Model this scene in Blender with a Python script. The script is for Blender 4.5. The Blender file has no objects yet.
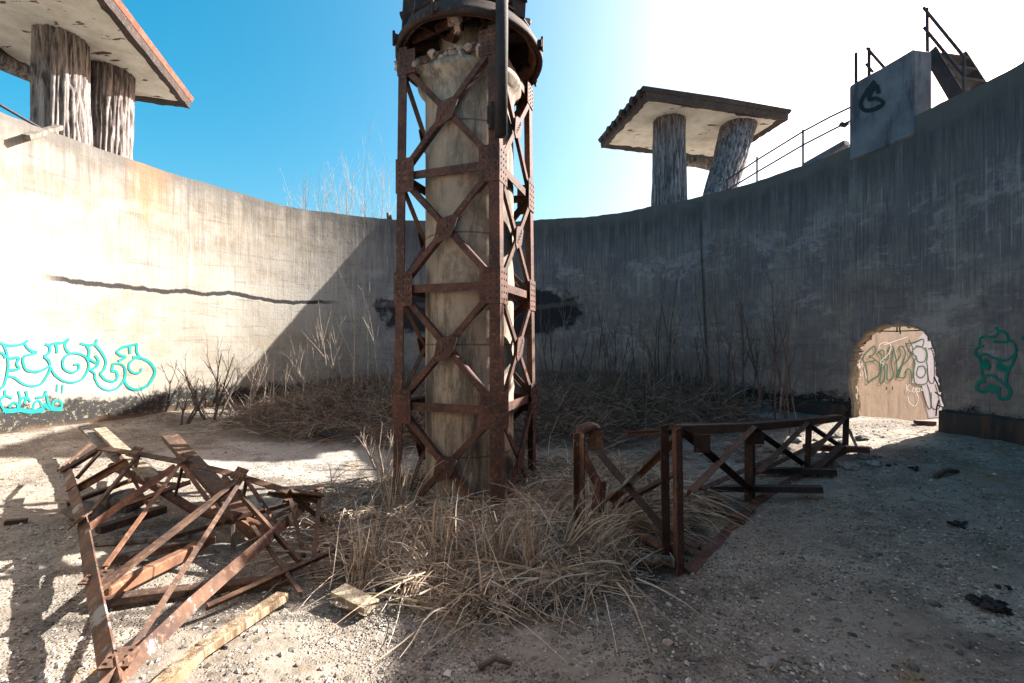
import bpy, bmesh, math, random
from mathutils import Vector, Matrix, noise
R_ = math.radians
random.seed(7)
SC = bpy.context.scene
COL = SC.collection

# ------------------------------------------------------------------ camera, sky, sun, exposure
F = 440.0; CX = 512.0; CY = 341.5; EYE = 1.6
cam_d = bpy.data.cameras.new('camera'); cam = bpy.data.objects.new('camera', cam_d); COL.objects.link(cam)
cam_d.sensor_width = 36; cam_d.lens = 36 * F / 1024
cam_d.clip_start = 0.05; cam_d.clip_end = 3000
cam.location = (0, 0, EYE); cam.rotation_euler = (R_(90), 0, 0)
SC.camera = cam

SUN_AZ = R_(25.0)      # from +X towards +Y
SUN_EL = R_(34.0)
world = bpy.data.worlds.new('World'); SC.world = world; world.use_nodes = True
wn = world.node_tree; wn.nodes.clear()
wo = wn.nodes.new('ShaderNodeOutputWorld'); wb = wn.nodes.new('ShaderNodeBackground')
sky = wn.nodes.new('ShaderNodeTexSky'); sky.sky_type = 'NISHITA'; sky.sun_disc = False
sky.sun_elevation = SUN_EL; sky.sun_rotation = R_(90) - SUN_AZ
sky.air_density = 1.0; sky.dust_density = 4.5; sky.ozone_density = 1.0
wb.inputs['Strength'].default_value = 0.064
hs = wn.nodes.new('ShaderNodeHueSaturation'); hs.inputs['Hue'].default_value = 0.469; hs.inputs['Saturation'].default_value = 1.7
wn.links.new(sky.outputs[0], hs.inputs['Color']); wn.links.new(hs.outputs[0], wb.inputs['Color']); wn.links.new(wb.outputs[0], wo.inputs[0])
sun_d = bpy.data.lights.new('sun', 'SUN'); sun = bpy.data.objects.new('sun', sun_d); COL.objects.link(sun)
sun_d.energy = 5.0; sun_d.angle = R_(0.5); sun_d.color = (1.0, 0.96, 0.88)
SDIR = Vector((math.cos(SUN_AZ) * math.cos(SUN_EL), math.sin(SUN_AZ) * math.cos(SUN_EL), math.sin(SUN_EL)))
sun.rotation_euler = SDIR.to_track_quat('Z', 'Y').to_euler()
sun.location = (20, 15, 20)
SC.view_settings.view_transform = 'Standard'; SC.view_settings.look = 'None'
SC.view_settings.exposure = 2.2; SC.view_settings.gamma = 1.0; SC.view_settings.use_curve_mapping = False
SC.cycles.max_bounces = 6; SC.cycles.diffuse_bounces = 4

# ------------------------------------------------------------------ helpers
TC = Vector((-0.65, 6.1, 0.0)); TR = 7.5; TT = 0.2      # tank centre, inner radius, wall thickness
def W(px, py, z):            # the point at height z seen at a pixel
    d = F * (EYE - z) / (py - CY); return Vector(((px - CX) * d / F, d, z))
def WD(px, py, d):           # the point at depth d seen at a pixel
    return Vector(((px - CX) * d / F, d, EYE + (CY - py) * d / F))
def cyl(px, py, r=TR):       # the point of the tank wall seen at a pixel
    a = (px - CX) / F
    A = a * a + 1; B = -2 * (a * TC.x + TC.y); C = TC.x ** 2 + TC.y ** 2 - r * r
    d = (-B + math.sqrt(B * B - 4 * A * C)) / (2 * A)
    return WD(px, py, d)
def theta(p):
    t = math.atan2(p.y - TC.y, p.x - TC.x)
    return t if t > -math.pi / 2 else t + 2 * math.pi
def smooth(a, b, x):
    t = max(0.0, min(1.0, (x - a) / (b - a))); return t * t * (3 - 2 * t)
def interp(tab, x):
    if x <= tab[0][0]: return tab[0][1]
    for (a, u), (b, v) in zip(tab, tab[1:]):
        if x <= b: return u + (v - u) * (x - a) / (b - a)
    return tab[-1][1]
def nz(x, y, z=0.0): return noise.noise(Vector((x, y, z)))
def fbm(x, y, z=0.0, o=4): return noise.fractal(Vector((x, y, z)), 1.0, 2.0, o)

class MB:
    def __init__(s): s.v = []; s.f = []; s.uv = None
    def quad(s, a, b, c, d):
        n = len(s.v); s.v += [Vector(a), Vector(b), Vector(c), Vector(d)]; s.f.append((n, n + 1, n + 2, n + 3))
    def box8(s, p):
        n = len(s.v); s.v += [Vector(q) for q in p]
        for f in ((0, 3, 2, 1), (4, 5, 6, 7), (0, 1, 5, 4), (1, 2, 6, 5), (2, 3, 7, 6), (3, 0, 4, 7)): s.f.append(tuple(n + i for i in f))
    def bar(s, p, q, a, b):          # box from p to q, half-extent vectors a and b
        p = Vector(p); q = Vector(q)
        s.box8([p - a - b, p + a - b, p + a + b, p - a + b, q - a - b, q + a - b, q + a + b, q - a + b])
    def beam(s, p, q, w, h, up=(0, 0, 1)):
        p = Vector(p); q = Vector(q); ax = (q - p).normalized(); up = Vector(up)
        a = ax.cross(up)
        if a.length < 1e-3: a = ax.cross(Vector((1, 0, 0)))
        a.normalize(); b = a.cross(ax).normalized()
        s.bar(p, q, a * w / 2, b * h / 2)
    def angle(s, p, q, w, t, a, b):  # L-section, flanges along unit vectors a and b
        p = Vector(p); q = Vector(q); a = Vector(a); b = Vector(b)
        s.bar(p + a * w / 2, q + a * w / 2, a * w / 2, b * t / 2)
        o = b * (w / 2 + t / 2 + .0005)
        s.bar(p + o + a * t / 2, q + o + a * t / 2, a * t / 2, b * (w / 2))
    def iron(s, p, q, w=.09, t=.012, roll=0.0):   # angle iron with free roll
        p = Vector(p); q = Vector(q); ax = (q - p).normalized()
        a = ax.cross(Vector((0, 0, 1)))
        if a.length < 1e-3: a = Vector((1, 0, 0))
        a.normalize(); b = ax.cross(a).normalized()
        m = Matrix.Rotation(roll, 3, ax); s.angle(p, q, w, t, m @ a, m @ b)
    def tube(s, pts, rad, n=8, caps=True, lump=0.0):
        pts = [Vector(p) for p in pts]; N = len(pts)
        if not hasattr(rad, '__len__'): rad = [rad] * N
        base = len(s.v); ref = None
        for i, p in enumerate(pts):
            t = (pts[min(i + 1, N - 1)] - pts[max(i - 1, 0)]).normalized()
            if ref is None:
                ref = t.cross(Vector((0.31, 0.2, 0.93)))
                if ref.length < .1: ref = t.cross(Vector((1, 0, 0)))
            ref = (ref - t * ref.dot(t)).normalized(); b = t.cross(ref)
            for k in range(n):
                a = 2 * math.pi * k / n; rr = rad[i]
                if lump: rr *= 1 + lump * nz(p.x * 9 + math.cos(a) * 2, p.y * 9 + math.sin(a) * 2, p.z * 9)
                s.v.append(p + (ref * math.cos(a) + b * math.sin(a)) * rr)
        for i in range(N - 1):
            for k in range(n):
                k2 = (k + 1) % n
                s.f.append((base + i * n + k, base + i * n + k2, base + (i + 1) * n + k2, base + (i + 1) * n + k))
        if caps and n > 2:
            s.f.append(tuple(base + k for k in reversed(range(n)))); s.f.append(tuple(base + (N - 1) * n + k for k in range(n)))
    def lathe(s, c, prof, n=48, lump=0.0, close=False):
        base = len(s.v); c = Vector(c)
        for j, (r, z) in enumerate(prof):
            for k in range(n):
                a = 2 * math.pi * k / n; rr = r * (1 + lump * nz(math.cos(a) * 3, math.sin(a) * 3, z * 4))
                s.v.append(c + Vector((rr * math.cos(a), rr * math.sin(a), z)))
        m = len(prof)
        for j in range(m - 1 + (1 if close else 0)):
            j2 = (j + 1) % m
            for k in range(n):
                k2 = (k + 1) % n
                s.f.append((base + j * n + k, base + j * n + k2, base + j2 * n + k2, base + j2 * n + k))
    def rock(s, c, r, sub=2, squash=.6, seed=0.0, rough=.5):
        bm = bmesh.new(); bmesh.ops.create_icosphere(bm, subdivisions=sub, radius=1)
        n = len(s.v); c = Vector(c)
        rot = Matrix.Rotation(seed * 7.3, 3, 'Z')
        for v in bm.verts:
            p = v.co * (1 + rough * fbm(v.co.x * 1.3 + seed * 11, v.co.y * 1.3, v.co.z * 1.3 + seed * 5, 3))
            p = rot @ Vector((p.x * 1.2, p.y * .85, p.z * squash)); s.v.append(c + p * r)
        for f in bm.faces: s.f.append(tuple(n + v.index for v in f.verts))
        bm.free()
    def build(s, name, mat, parent=None, smooth_=False, label=None, bevel=0.0):
        me = bpy.data.meshes.new(name)
        org = parent.matrix_world.translation if parent else Vector((0, 0, 0))
        off = Vector(ROOTS.get(parent.name, (0, 0, 0))) if parent else Vector((0, 0, 0))
        me.from_pydata([tuple(v - off) for v in s.v], [], s.f); me.update()
        if mat: me.materials.append(mat)
        if smooth_: me.polygons.foreach_set('use_smooth', [True] * len(me.polygons))
        o = bpy.data.objects.new(name, me); COL.objects.link(o)
        if parent: o.parent = parent; ROOTS[o.name] = off
        if label: o['label'] = label
        if bevel:
            md = o.modifiers.new('bevel', 'BEVEL'); md.width = bevel; md.segments = 1; md.limit_method = 'ANGLE'
        return o
ROOTS = {}
def thing(name, loc, label, cat, group=None):
    o = bpy.data.objects.new(name, None); COL.objects.link(o); o.location = loc; o.empty_display_size = .2
    ROOTS[o.name] = tuple(loc); o['label'] = label; o['category'] = cat
    if group: o['group'] = group
    return o
def single(mb, name, mat, label, cat, group=None, loc=None, **k):   # a thing that is one mesh, origin at its base
    if loc is None:
        n = len(mb.v); loc = Vector((sum(v.x for v in mb.v) / n, sum(v.y for v in mb.v) / n, min(v.z for v in mb.v)))
    mb.v = [v - loc for v in mb.v]
    o = mb.build(name, mat, None, **k); o.location = loc; o['label'] = label; o['category'] = cat
    if group: o['group'] = group
    return o

# ------------------------------------------------------------------ materials
class NT:
    def __init__(s, name, rough=.85, spec=.3):
        s.m = bpy.data.materials.new(name); s.m.use_nodes = True; s.t = s.m.node_tree; s.t.nodes.clear()
        s.out = s.n('ShaderNodeOutputMaterial'); s.b = s.n('ShaderNodeBsdfPrincipled')
        s.b.inputs['Roughness'].default_value = rough; s.b.inputs['Specular IOR Level'].default_value = spec
        s.l(s.b.outputs[0], s.out.inputs[0]); s.tc = s.n('ShaderNodeTexCoord')
    def n(s, k): return s.t.nodes.new(k)
    def l(s, a, b): s.t.links.new(a, b)
    def put(s, sock, v):
        if hasattr(v, 'is_linked') or hasattr(v, 'links'): s.l(v, sock)
        elif isinstance(v, (tuple, list)) and len(v) == 3 and sock.type == 'RGBA': sock.default_value = (*v, 1)
        else: sock.default_value = v
    def obj(s): return s.tc.outputs['Object']
    def uv(s): return s.tc.outputs['UV']
    def map(s, co, sc=(1, 1, 1), loc=(0, 0, 0)):
        m = s.n('ShaderNodeMapping'); s.l(co, m.inputs[0]); m.inputs['Scale'].default_value = sc; m.inputs['Location'].default_value = loc
        return m.outputs[0]
    def noise(s, co, scale, det=6, rough=.6, dist=0.0):
        x = s.n('ShaderNodeTexNoise'); s.l(co, x.inputs['Vector']); x.inputs['Scale'].default_value = scale
        x.inputs['Detail'].default_value = det; x.inputs['Roughness'].default_value = rough; x.inputs['Distortion'].default_value = dist
        return x.outputs['Fac']
    def vor(s, co, scale, out='Distance', feat='F1', rnd=1.0):
        x = s.n('ShaderNodeTexVoronoi'); s.l(co, x.inputs['Vector']); x.inputs['Scale'].default_value = scale; x.feature = feat
        x.inputs['Randomness'].default_value = rnd
        return x.outputs[out]
    def ramp(s, fac, *st):
        r = s.n('ShaderNodeValToRGB'); s.l(fac, r.inputs[0]); e = r.color_ramp.elements
        while len(e) < len(st): e.new(.5)
        for i, (p, c) in enumerate(st):
            e[i].position = p; e[i].color = (c, c, c, 1) if not isinstance(c, (tuple, list)) else (*c, 1)
        return r.outputs[0]
    def rng(s, v, a, b, c=0.0, d=1.0):
        r = s.n('ShaderNodeMapRange'); s.put(r.inputs[0], v); r.interpolation_type = 'SMOOTHSTEP'
        for i, x in enumerate((a, b, c, d)): r.inputs[1 + i].default_value = x
        return r.outputs[0]
    def math(s, op, a, b=None, c=None):
        x = s.n('ShaderNodeMath'); x.operation = op; s.put(x.inputs[0], a)
        if b is not None: s.put(x.inputs[1], b)
        if c is not None: s.put(x.inputs[2], c)
        return x.outputs[0]
    def mix(s, fac, a, b, mode='MIX'):
        x = s.n('ShaderNodeMix'); x.data_type = 'RGBA'; x.blend_type = mode
        s.put(x.inputs[0], fac); s.put(x.inputs[6], a); s.put(x.inputs[7], b); return x.outputs[2]
    def sep(s, co):
        x = s.n('ShaderNodeSeparateXYZ'); s.l(co, x.inputs[0]); return x.outputs
    def bump(s, h, st=.5, dist=.02):
        x = s.n('ShaderNodeBump'); s.l(h, x.inputs['Height']); x.inputs['Strength'].default_value = st; x.inputs['Distance'].default_value = dist
        s.l(x.outputs[0], s.b.inputs['Normal'])
    def color(s, c): s.put(s.b.inputs['Base Color'], c); return s.m

def m_rust(name, dark, mid, light, paint=None, amount=.55, sc=1.0):
    k = NT(name, .8, .35); co = k.obj()
    n1 = k.noise(co, 3.2 * sc, 8, .65); n2 = k.noise(co, 22 * sc, 5, .7); n3 = k.noise(co, 90 * sc, 3, .6)
    c = k.mix(k.rng(n1, .35, .65), dark, mid)
    c = k.mix(k.math('MULTIPLY', k.rng(n2, .5, .72), .75), c, light)
    c = k.mix(k.math('MULTIPLY', k.rng(n3, .55, .75), .5), c, tuple(x * .4 for x in dark))
    if paint:
        f = k.rng(k.noise(k.map(co, (1, 1, 1), (3, 7, 1)), 4.5 * sc, 6, .7), amount, amount + .05)
        c = k.mix(f, c, paint)
    h = k.math('ADD', n2, k.math('MULTIPLY', n3, .5)); k.bump(h, .5, .006)
    return k.color(c)
M_rust = m_rust('rusted steel', (.04, .022, .02), (.10, .044, .032), (.23, .105, .06))
M_truss = m_rust('brown truss rust', (.04, .024, .018), (.10, .052, .032), (.24, .125, .075))
M_rust_dark = m_rust('dark rusted steel', (.022, .014, .012), (.045, .024, .018), (.12, .06, .04))
M_rust_paint = m_rust('rusted steel with flaking paint', (.045, .025, .02), (.12, .06, .036), (.26, .135, .08), (.2, .2, .195), .55)
M_rust_orange = m_rust('orange rust', (.09, .04, .025), (.2, .09, .05), (.38, .2, .11))
M_iron_black = m_rust('blackened iron', (.012, .012, .014), (.03, .026, .028), (.08, .05, .045))
M_rail = m_rust('dark rail steel', (.02, .02, .026), (.035, .03, .034), (.07, .05, .045))

def m_wall():
    k = NT('stained concrete wall', .92, .15); uv = k.uv(); s = k.sep(uv); u, v = s[0], s[1]
    big = k.noise(uv, .55, 5, .6); mid = k.noise(uv, 2.2, 8, .65); fine = k.noise(uv, 26, 5, .65)
    streak = k.noise(k.map(uv, (5.0, .22, 1)), 1.0, 7, .68); streak2 = k.noise(k.map(uv, (15, .5, 1), (4, 2, 0)), 1.0, 5, .7)
    horiz = k.noise(k.map(uv, (.35, 4.2, 1), (1, 3, 0)), 1.0, 6, .6)
    c = k.mix(k.rng(mid, .3, .7), (.31, .285, .245), (.215, .18, .135))
    c = k.mix(k.math('MULTIPLY', k.rng(big, .45, .7), .55), c, (.40, .385, .355))
    c = k.mix(k.math('MULTIPLY', k.rng(horiz, .5, .72), .45), c, (.30, .24, .17))
    # grime with shade mixed into the colour, heavier round the north half of the ring (u small) than on the sunlit left part
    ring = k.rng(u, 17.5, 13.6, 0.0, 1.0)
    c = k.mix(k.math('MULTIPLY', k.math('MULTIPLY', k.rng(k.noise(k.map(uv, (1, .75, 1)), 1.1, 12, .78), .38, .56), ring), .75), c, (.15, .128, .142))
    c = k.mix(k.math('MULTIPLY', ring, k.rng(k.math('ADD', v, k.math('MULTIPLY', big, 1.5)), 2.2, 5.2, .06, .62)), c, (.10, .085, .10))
    st3 = k.noise(k.map(uv, (26, .7, 1), (4, 7, 0)), 1.0, 8, .75)
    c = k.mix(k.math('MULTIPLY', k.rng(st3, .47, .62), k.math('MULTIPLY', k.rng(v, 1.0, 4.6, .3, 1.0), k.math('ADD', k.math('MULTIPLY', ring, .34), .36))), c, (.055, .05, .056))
    st4 = k.noise(k.map(uv, (34, 1.1, 1), (14, 3, 0)), 1.0, 6, .7)
    c = k.mix(k.math('MULTIPLY', k.rng(st4, .55, .66), .5), c, (.40, .36, .36))
    brd = k.noise(k.map(uv, (.8, 9, 1), (2, 13, 0)), 1.0, 8, .72)
    c = k.mix(k.math('MULTIPLY', k.rng(brd, .54, .64), .5), c, (.12, .10, .095))
    # run-off from the rim
    reach = k.math('ADD', k.math('MULTIPLY', k.math('SUBTRACT', streak, .5), 4.2), v)
    run = k.rng(reach, 4.0, 5.3)
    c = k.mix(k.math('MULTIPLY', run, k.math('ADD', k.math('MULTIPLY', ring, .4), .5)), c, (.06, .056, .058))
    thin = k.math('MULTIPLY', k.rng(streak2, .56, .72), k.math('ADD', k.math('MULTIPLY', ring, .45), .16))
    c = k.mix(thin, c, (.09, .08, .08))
    pale = k.math('MULTIPLY', k.rng(k.noise(k.map(uv, (11, .4, 1), (9, 5, 0)), 1.0, 4, .6), .6, .75), .35)
    c = k.mix(pale, c, (.44, .42, .40))
    bl = k.noise(k.map(uv, (.55, .9, 1), (31, 5, 0)), 1.0, 12, .8, .3)
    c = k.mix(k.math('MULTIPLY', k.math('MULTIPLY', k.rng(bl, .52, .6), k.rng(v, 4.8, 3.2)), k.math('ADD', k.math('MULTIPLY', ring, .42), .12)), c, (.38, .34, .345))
    blb = k.noise(k.map(uv, (.7, 1.1, 1), (11, 9, 0)), 1.0, 12, .8, .3)
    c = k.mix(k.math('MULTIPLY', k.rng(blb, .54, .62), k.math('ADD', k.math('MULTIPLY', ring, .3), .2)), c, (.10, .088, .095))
    # dark grime strip right under the rim
    rimd = k.rng(k.math('ADD', v, k.math('MULTIPLY', k.math('SUBTRACT', mid, .5), 1.0)), 4.85, 5.25)
    c = k.mix(k.math('MULTIPLY', rimd, .75), c, (.115, .105, .098))
    # cold joint: a ragged dark line
    wob = k.math('ADD', 2.68, k.math('MULTIPLY', k.math('SUBTRACT', k.noise(k.map(uv, (.6, 0, 0)), 1.0, 4, .6), .5), .55))
    dist = k.math('ABSOLUTE', k.math('SUBTRACT', v, wob))
    wid = k.math('MULTIPLY', k.noise(k.map(uv, (5.5, 3.2, 0), (2, 0, 0)), 1.0, 10, .78), .095)
    line = k.rng(k.math('SUBTRACT', wid, dist), -.015, .02)
    line = k.math('MULTIPLY', line, k.math('MULTIPLY', k.rng(u, CRACK_U, CRACK_U + .8), k.rng(u, LINE_U + .5, LINE_U)))
    c = k.mix(k.math('MULTIPLY', line, .95), c, (.022, .02, .023))
    # burnt and spalled patch behind the column
    uu = k.math('DIVIDE', k.math('SUBTRACT', u, PATCH_U), 3.3); vv = k.math('DIVIDE', k.math('SUBTRACT', v, 2.5), .92)
    rad = k.math('SQRT', k.math('ADD', k.math('MULTIPLY', uu, uu), k.math('MULTIPLY', vv, vv)))
    rad = k.math('ADD', rad, k.math('MULTIPLY', k.math('SUBTRACT', k.noise(uv, 2.0, 8, .7), .5), .9))
    patch = k.rng(rad, 1.0, .86)
    slit = k.math('MULTIPLY', k.rng(dist, .10, .04), .5)
    c = k.mix(k.math('MULTIPLY', patch, .95), c, k.mix(slit, (.018, .018, .022), (.12, .10, .09)))
    # tar and damp along the foot
    foot = k.math('ADD', v, k.math('MULTIPLY', k.math('SUBTRACT', k.noise(uv, 2.6, 14, .82), .5), 1.35))
    tar = k.rng(foot, .60, .46)
    c = k.mix(k.math('MULTIPLY', tar, .95), c, (.016, .0155, .017))
    chip = k.math('MULTIPLY', k.math('MULTIPLY', tar, k.rng(k.noise(uv, 11, 10, .8), .54, .6)), k.rng(v, .05, .25))
    c = k.mix(k.math('MULTIPLY', chip, .7), c, (.34, .30, .2))
    low = k.rng(k.math('ADD', v, k.math('MULTIPLY', mid, .25)), .34, .14)
    c = k.mix(k.math('MULTIPLY', low, .7), c, (.20, .12, .065))
    # rust runs below the brackets
    rs = k.math('MULTIPLY', k.rng(k.math('ABSOLUTE', k.math('SUBTRACT', u, RUST_U)), .55, .1), k.rng(k.math('ADD', reach, .4), 4.1, 5.2))
    c = k.mix(k.math('MULTIPLY', rs, .38), c, (.36, .18, .07))
    c = k.mix(k.math('MULTIPLY', k.rng(fine, .55, .8), .25), c, (.1, .09, .08))
    h = k.math('ADD', k.math('MULTIPLY', fine, .4), k.math('ADD', mid, k.math('MULTIPLY', streak2, .3)))
    h = k.math('SUBTRACT', h, k.math('MULTIPLY', k.math('MAXIMUM', patch, line), .9)); k.bump(h, .55, .03)
    return k.color(c)
CRACK_U = theta(cyl(345, 310)) * TR; LINE_U = theta(cyl(66, 288)) * TR; PATCH_U = theta(cyl(482, 310)) * TR; RUST_U = theta(cyl(150, 170)) * TR
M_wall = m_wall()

def m_concrete(name, a, b, d, streaks=True, sc=1.0):
    k = NT(name, .9, .2); co = k.obj()
    n1 = k.noise(co, 2.4 * sc, 8, .65); n2 = k.noise(co, 30 * sc, 5, .65); n3 = k.noise(k.map(co, (5, 5, .9)), 1.0 * sc, 6, .7)
    c = k.mix(k.rng(n1, .32, .68), a, b)
    if streaks: c = k.mix(k.math('MULTIPLY', k.rng(n3, .5, .68), .8), c, d)
    c = k.mix(k.math('MULTIPLY', k.rng(n2, .56, .75), .4), c, d)
    if streaks == 2:
        b = k.noise(k.map(co, (2.6, 2.6, .34), (3, 1, 0)), 1.0, 10, .78); c = k.mix(k.math('MULTIPLY', k.rng(b, .5, .6), .7), c, (.06, .053, .05))
        q = k.noise(k.map(co, (1, 1, .6), (7, 1, 3)), 2.6, 12, .78); c = k.mix(k.math('MULTIPLY', k.rng(q, .5, .62), .7), c, (.13, .10, .078))
        v = k.noise(k.map(co, (22, 22, .9)), 1.0, 6, .75); c = k.mix(k.math('MULTIPLY', k.rng(v, .58, .7), .15), c, (.09, .08, .072))
        zc = k.math('FRACT', k.math('MULTIPLY', k.math('ADD', k.sep(co)[2], k.math('MULTIPLY', q, .03)), .72)); c = k.mix(k.math('MULTIPLY', k.rng(k.math('ABSOLUTE', k.math('SUBTRACT', zc, .5)), .012, .004), .7), c, (.07, .06, .05))
    k.bump(k.math('ADD', n1, k.math('MULTIPLY', n2, .5)), .5, .02); return k.color(c)
M_column = m_concrete('weathered column concrete', (.37, .305, .24), (.27, .22, .175), (.11, .095, .085), 2)
M_raw = m_concrete('broken raw concrete', (.36, .29, .21), (.25, .19, .14), (.2, .14, .1), False, 2)
M_pale_rubble = m_concrete('pale broken concrete', (.40, .32, .27), (.27, .20, .165), (.14, .10, .085), False, 3)
M_block = m_concrete('grey stained concrete', (.16, .16, .18), (.10, .10, .12), (.045, .045, .055))
M_walk = m_concrete('walkway concrete', (.35, .32, .28), (.25, .23, .2), (.14, .13, .12), False)
M_tan = m_concrete('tan plastered wall', (.40, .30, .22), (.32, .24, .175), (.23, .175, .135))
M_ledge = m_concrete('tarred concrete footing', (.03, .03, .032), (.05, .042, .038), (.1, .06, .04))
M_stone = m_concrete('pale limestone', (.30, .27, .245), (.2, .175, .16), (.13, .12, .12), False, 4)
M_stone_dark = m_concrete('dark stone', (.16, .14, .13), (.1, .09, .085), (.05, .05, .05), False, 4)

def m_ground():
    k = NT('gravelly tank floor', .95, .15); co = k.obj()
    b = k.noise(co, .6, 12, .75); m = k.noise(co, 1.7, 12, .76, .4); f = k.noise(co, 14, 6, .7)
    peb = k.vor(co, 48); pcol = k.vor(co, 48, 'Color'); peb2 = k.vor(co, 13); pc2 = k.vor(co, 13, 'Color')
    dirt = k.mix(k.rng(m, .35, .65), (.155, .127, .102), (.285, .245, .205))
    dirt = k.mix(k.math('MULTIPLY', k.rng(b, .5, .66), .8), dirt, (.38, .335, .275))
    dirt = k.mix(k.math('MULTIPLY', k.rng(f, .5, .75), .5), dirt, (.10, .08, .065))
    sp = k.sep(pcol)[0]
    pebc = k.ramp(sp, (0, (.06, .053, .048)), (.45, (.19, .165, .14)), (.8, (.31, .28, .245)), (1, (.5, .47, .43)))
    where = k.math('MULTIPLY', k.rng(k.noise(k.map(co, (1, 1, 1), (5, 2, 0)), .8, 9, .75), .42, .54), k.rng(peb, .5, .3))
    c = k.mix(where, dirt, pebc)
    pw2 = k.math('MULTIPLY', k.math('MULTIPLY', k.rng(peb2, .34, .26), k.rng(k.sep(pc2)[1], .55, .6)), k.rng(m, .4, .55))
    c = k.mix(pw2, c, k.ramp(k.sep(pc2)[0], (0, (.07, .06, .055)), (.6, (.25, .22, .19)), (1, (.45, .42, .38))))
    sx = k.math('DIVIDE', k.math('ADD', k.sep(co)[0], 3.4), 2.3); sy = k.math('DIVIDE', k.math('SUBTRACT', k.sep(co)[1], 7.2), .95)
    slab = k.rng(k.math('ADD', k.math('ADD', k.math('MULTIPLY', sx, sx), k.math('MULTIPLY', sy, sy)), k.math('MULTIPLY', k.math('SUBTRACT', m, .5), 2.2)), 1.05, .9)
    c = k.mix(k.math('MULTIPLY', slab, .8), c, k.mix(k.rng(f, .3, .7), (.36, .33, .30), (.27, .245, .22)))
    pk = k.noise(k.map(co, (1, 1, 1), (21, 4, 0)), .75, 12, .74, .6)
    c = k.mix(k.math('MULTIPLY', k.rng(pk, .53, .57), .75), c, k.mix(k.rng(f, .35, .65), (.27, .225, .185), (.205, .165, .135)))
    # damp dark film and a few ochre stains
    c = k.mix(k.math('MULTIPLY', k.rng(k.noise(k.map(co, (1, 1, 1), (8, 3, 4)), .7, 10, .75), .5, .62), .6), c, (.075, .061, .052))
    c = k.mix(k.math('MULTIPLY', k.rng(k.noise(k.map(co, (1, 1, 1), (2, 9, 4)), 1.3, 4, .6), .62, .7), .6), c, (.24, .135, .05))
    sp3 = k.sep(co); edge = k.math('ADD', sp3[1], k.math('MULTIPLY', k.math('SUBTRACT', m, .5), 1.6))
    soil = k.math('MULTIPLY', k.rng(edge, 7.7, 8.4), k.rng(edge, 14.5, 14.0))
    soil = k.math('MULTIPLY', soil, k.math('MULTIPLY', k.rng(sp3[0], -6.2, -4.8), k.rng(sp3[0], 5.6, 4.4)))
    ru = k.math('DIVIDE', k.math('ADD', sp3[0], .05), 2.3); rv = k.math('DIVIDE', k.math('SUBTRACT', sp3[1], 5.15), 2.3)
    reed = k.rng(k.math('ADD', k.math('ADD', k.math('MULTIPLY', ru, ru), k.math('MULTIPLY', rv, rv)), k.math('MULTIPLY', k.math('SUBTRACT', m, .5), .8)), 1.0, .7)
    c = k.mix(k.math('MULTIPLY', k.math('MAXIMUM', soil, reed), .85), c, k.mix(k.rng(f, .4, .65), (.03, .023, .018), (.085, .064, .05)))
    h = k.math('ADD', k.math('MULTIPLY', f, .8), k.math('MULTIPLY', k.math('MULTIPLY', where, k.rng(peb, .5, .0)), .9))
    h = k.math('ADD', h, k.math('MULTIPLY', pw2, 1.2)); k.bump(h, .9, .03)
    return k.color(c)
M_ground = m_ground()

def m_bark(name, a, b, d):
    k = NT(name, .9, .2); co = k.obj()
    r = k.noise(k.map(co, (15, 15, 1.8)), 1.0, 8, .7, .6); f = k.noise(k.map(co, (40, 40, 6)), 1.0, 4, .7); g = k.noise(co, 1.6, 5, .6)
    c = k.mix(k.rng(r, .38, .62), d, a); c = k.mix(k.math('MULTIPLY', k.rng(g, .5, .7), .6), c, b)
    c = k.mix(k.math('MULTIPLY', k.rng(f, .5, .75), .5), c, d); k.bump(k.math('ADD', r, k.math('MULTIPLY', f, .35)), .8, .05); return k.color(c)
M_bark = m_bark('grey furrowed bark', (.33, .29, .27), (.24, .2, .18), (.06, .05, .05))
M_bare = m_bark('bare weathered timber', (.27, .25, .27), (.17, .15, .16), (.05, .045, .05))
M_peel = m_bark('brown barkless timber', (.2, .11, .08), (.14, .09, .07), (.06, .04, .035))

def m_soffit():
    k = NT('peeling white soffit', .8, .25); co = k.obj()
    n = k.noise(co, 2.2, 8, .7); s = k.noise(k.map(co, (1, 2.6, 1), (3, 1, 2)), 1.9, 5, .6)
    c = k.mix(k.rng(n, .35, .7), (.62, .60, .55), (.45, .42, .36))
    c = k.mix(k.rng(s, .615, .64), c, (.10, .055, .035))
    k.bump(s, .3, .01); return k.color(c)
M_soffit = m_soffit()
M_roof_red = m_rust('red roof edging', (.16, .035, .02), (.3, .08, .045), (.42, .16, .1), None, .5, .7)
M_roof_dark = m_rust('dark rotten roof edge', (.02, .016, .016), (.045, .03, .026), (.16, .09, .06), None)
def m_plain(name, c, rough=.8, var=.25, sc=20):
    k = NT(name, rough, .2); n = k.noise(k.obj(), sc, 4, .6)
    return k.color(k.mix(k.rng(n, .3, .7), tuple(x * (1 - var) for x in c), tuple(min(1, x * (1 + var)) for x in c)))
def m_straw(name, cols):
    k = NT(name, .8, .2)
    g = k.n('ShaderNodeObjectInfo'); ge = k.n('ShaderNodeNewGeometry')
    c = k.ramp(ge.outputs['Random Per Island'], *[(i / (len(cols) - 1), x) for i, x in enumerate(cols)])
    return k.color(c)
M_straw = m_straw('dry reed straw', [(.10, .072, .055), (.30, .22, .155), (.50, .40, .30), (.18, .145, .12), (.64, .55, .44), (.42, .37, .33), (.44, .31, .21), (.14, .11, .09), (.34, .295, .25)])
M_brush = m_straw('dead brush', [(.045, .032, .027), (.15, .11, .085), (.26, .195, .15), (.075, .055, .046), (.36, .29, .235)])
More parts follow.
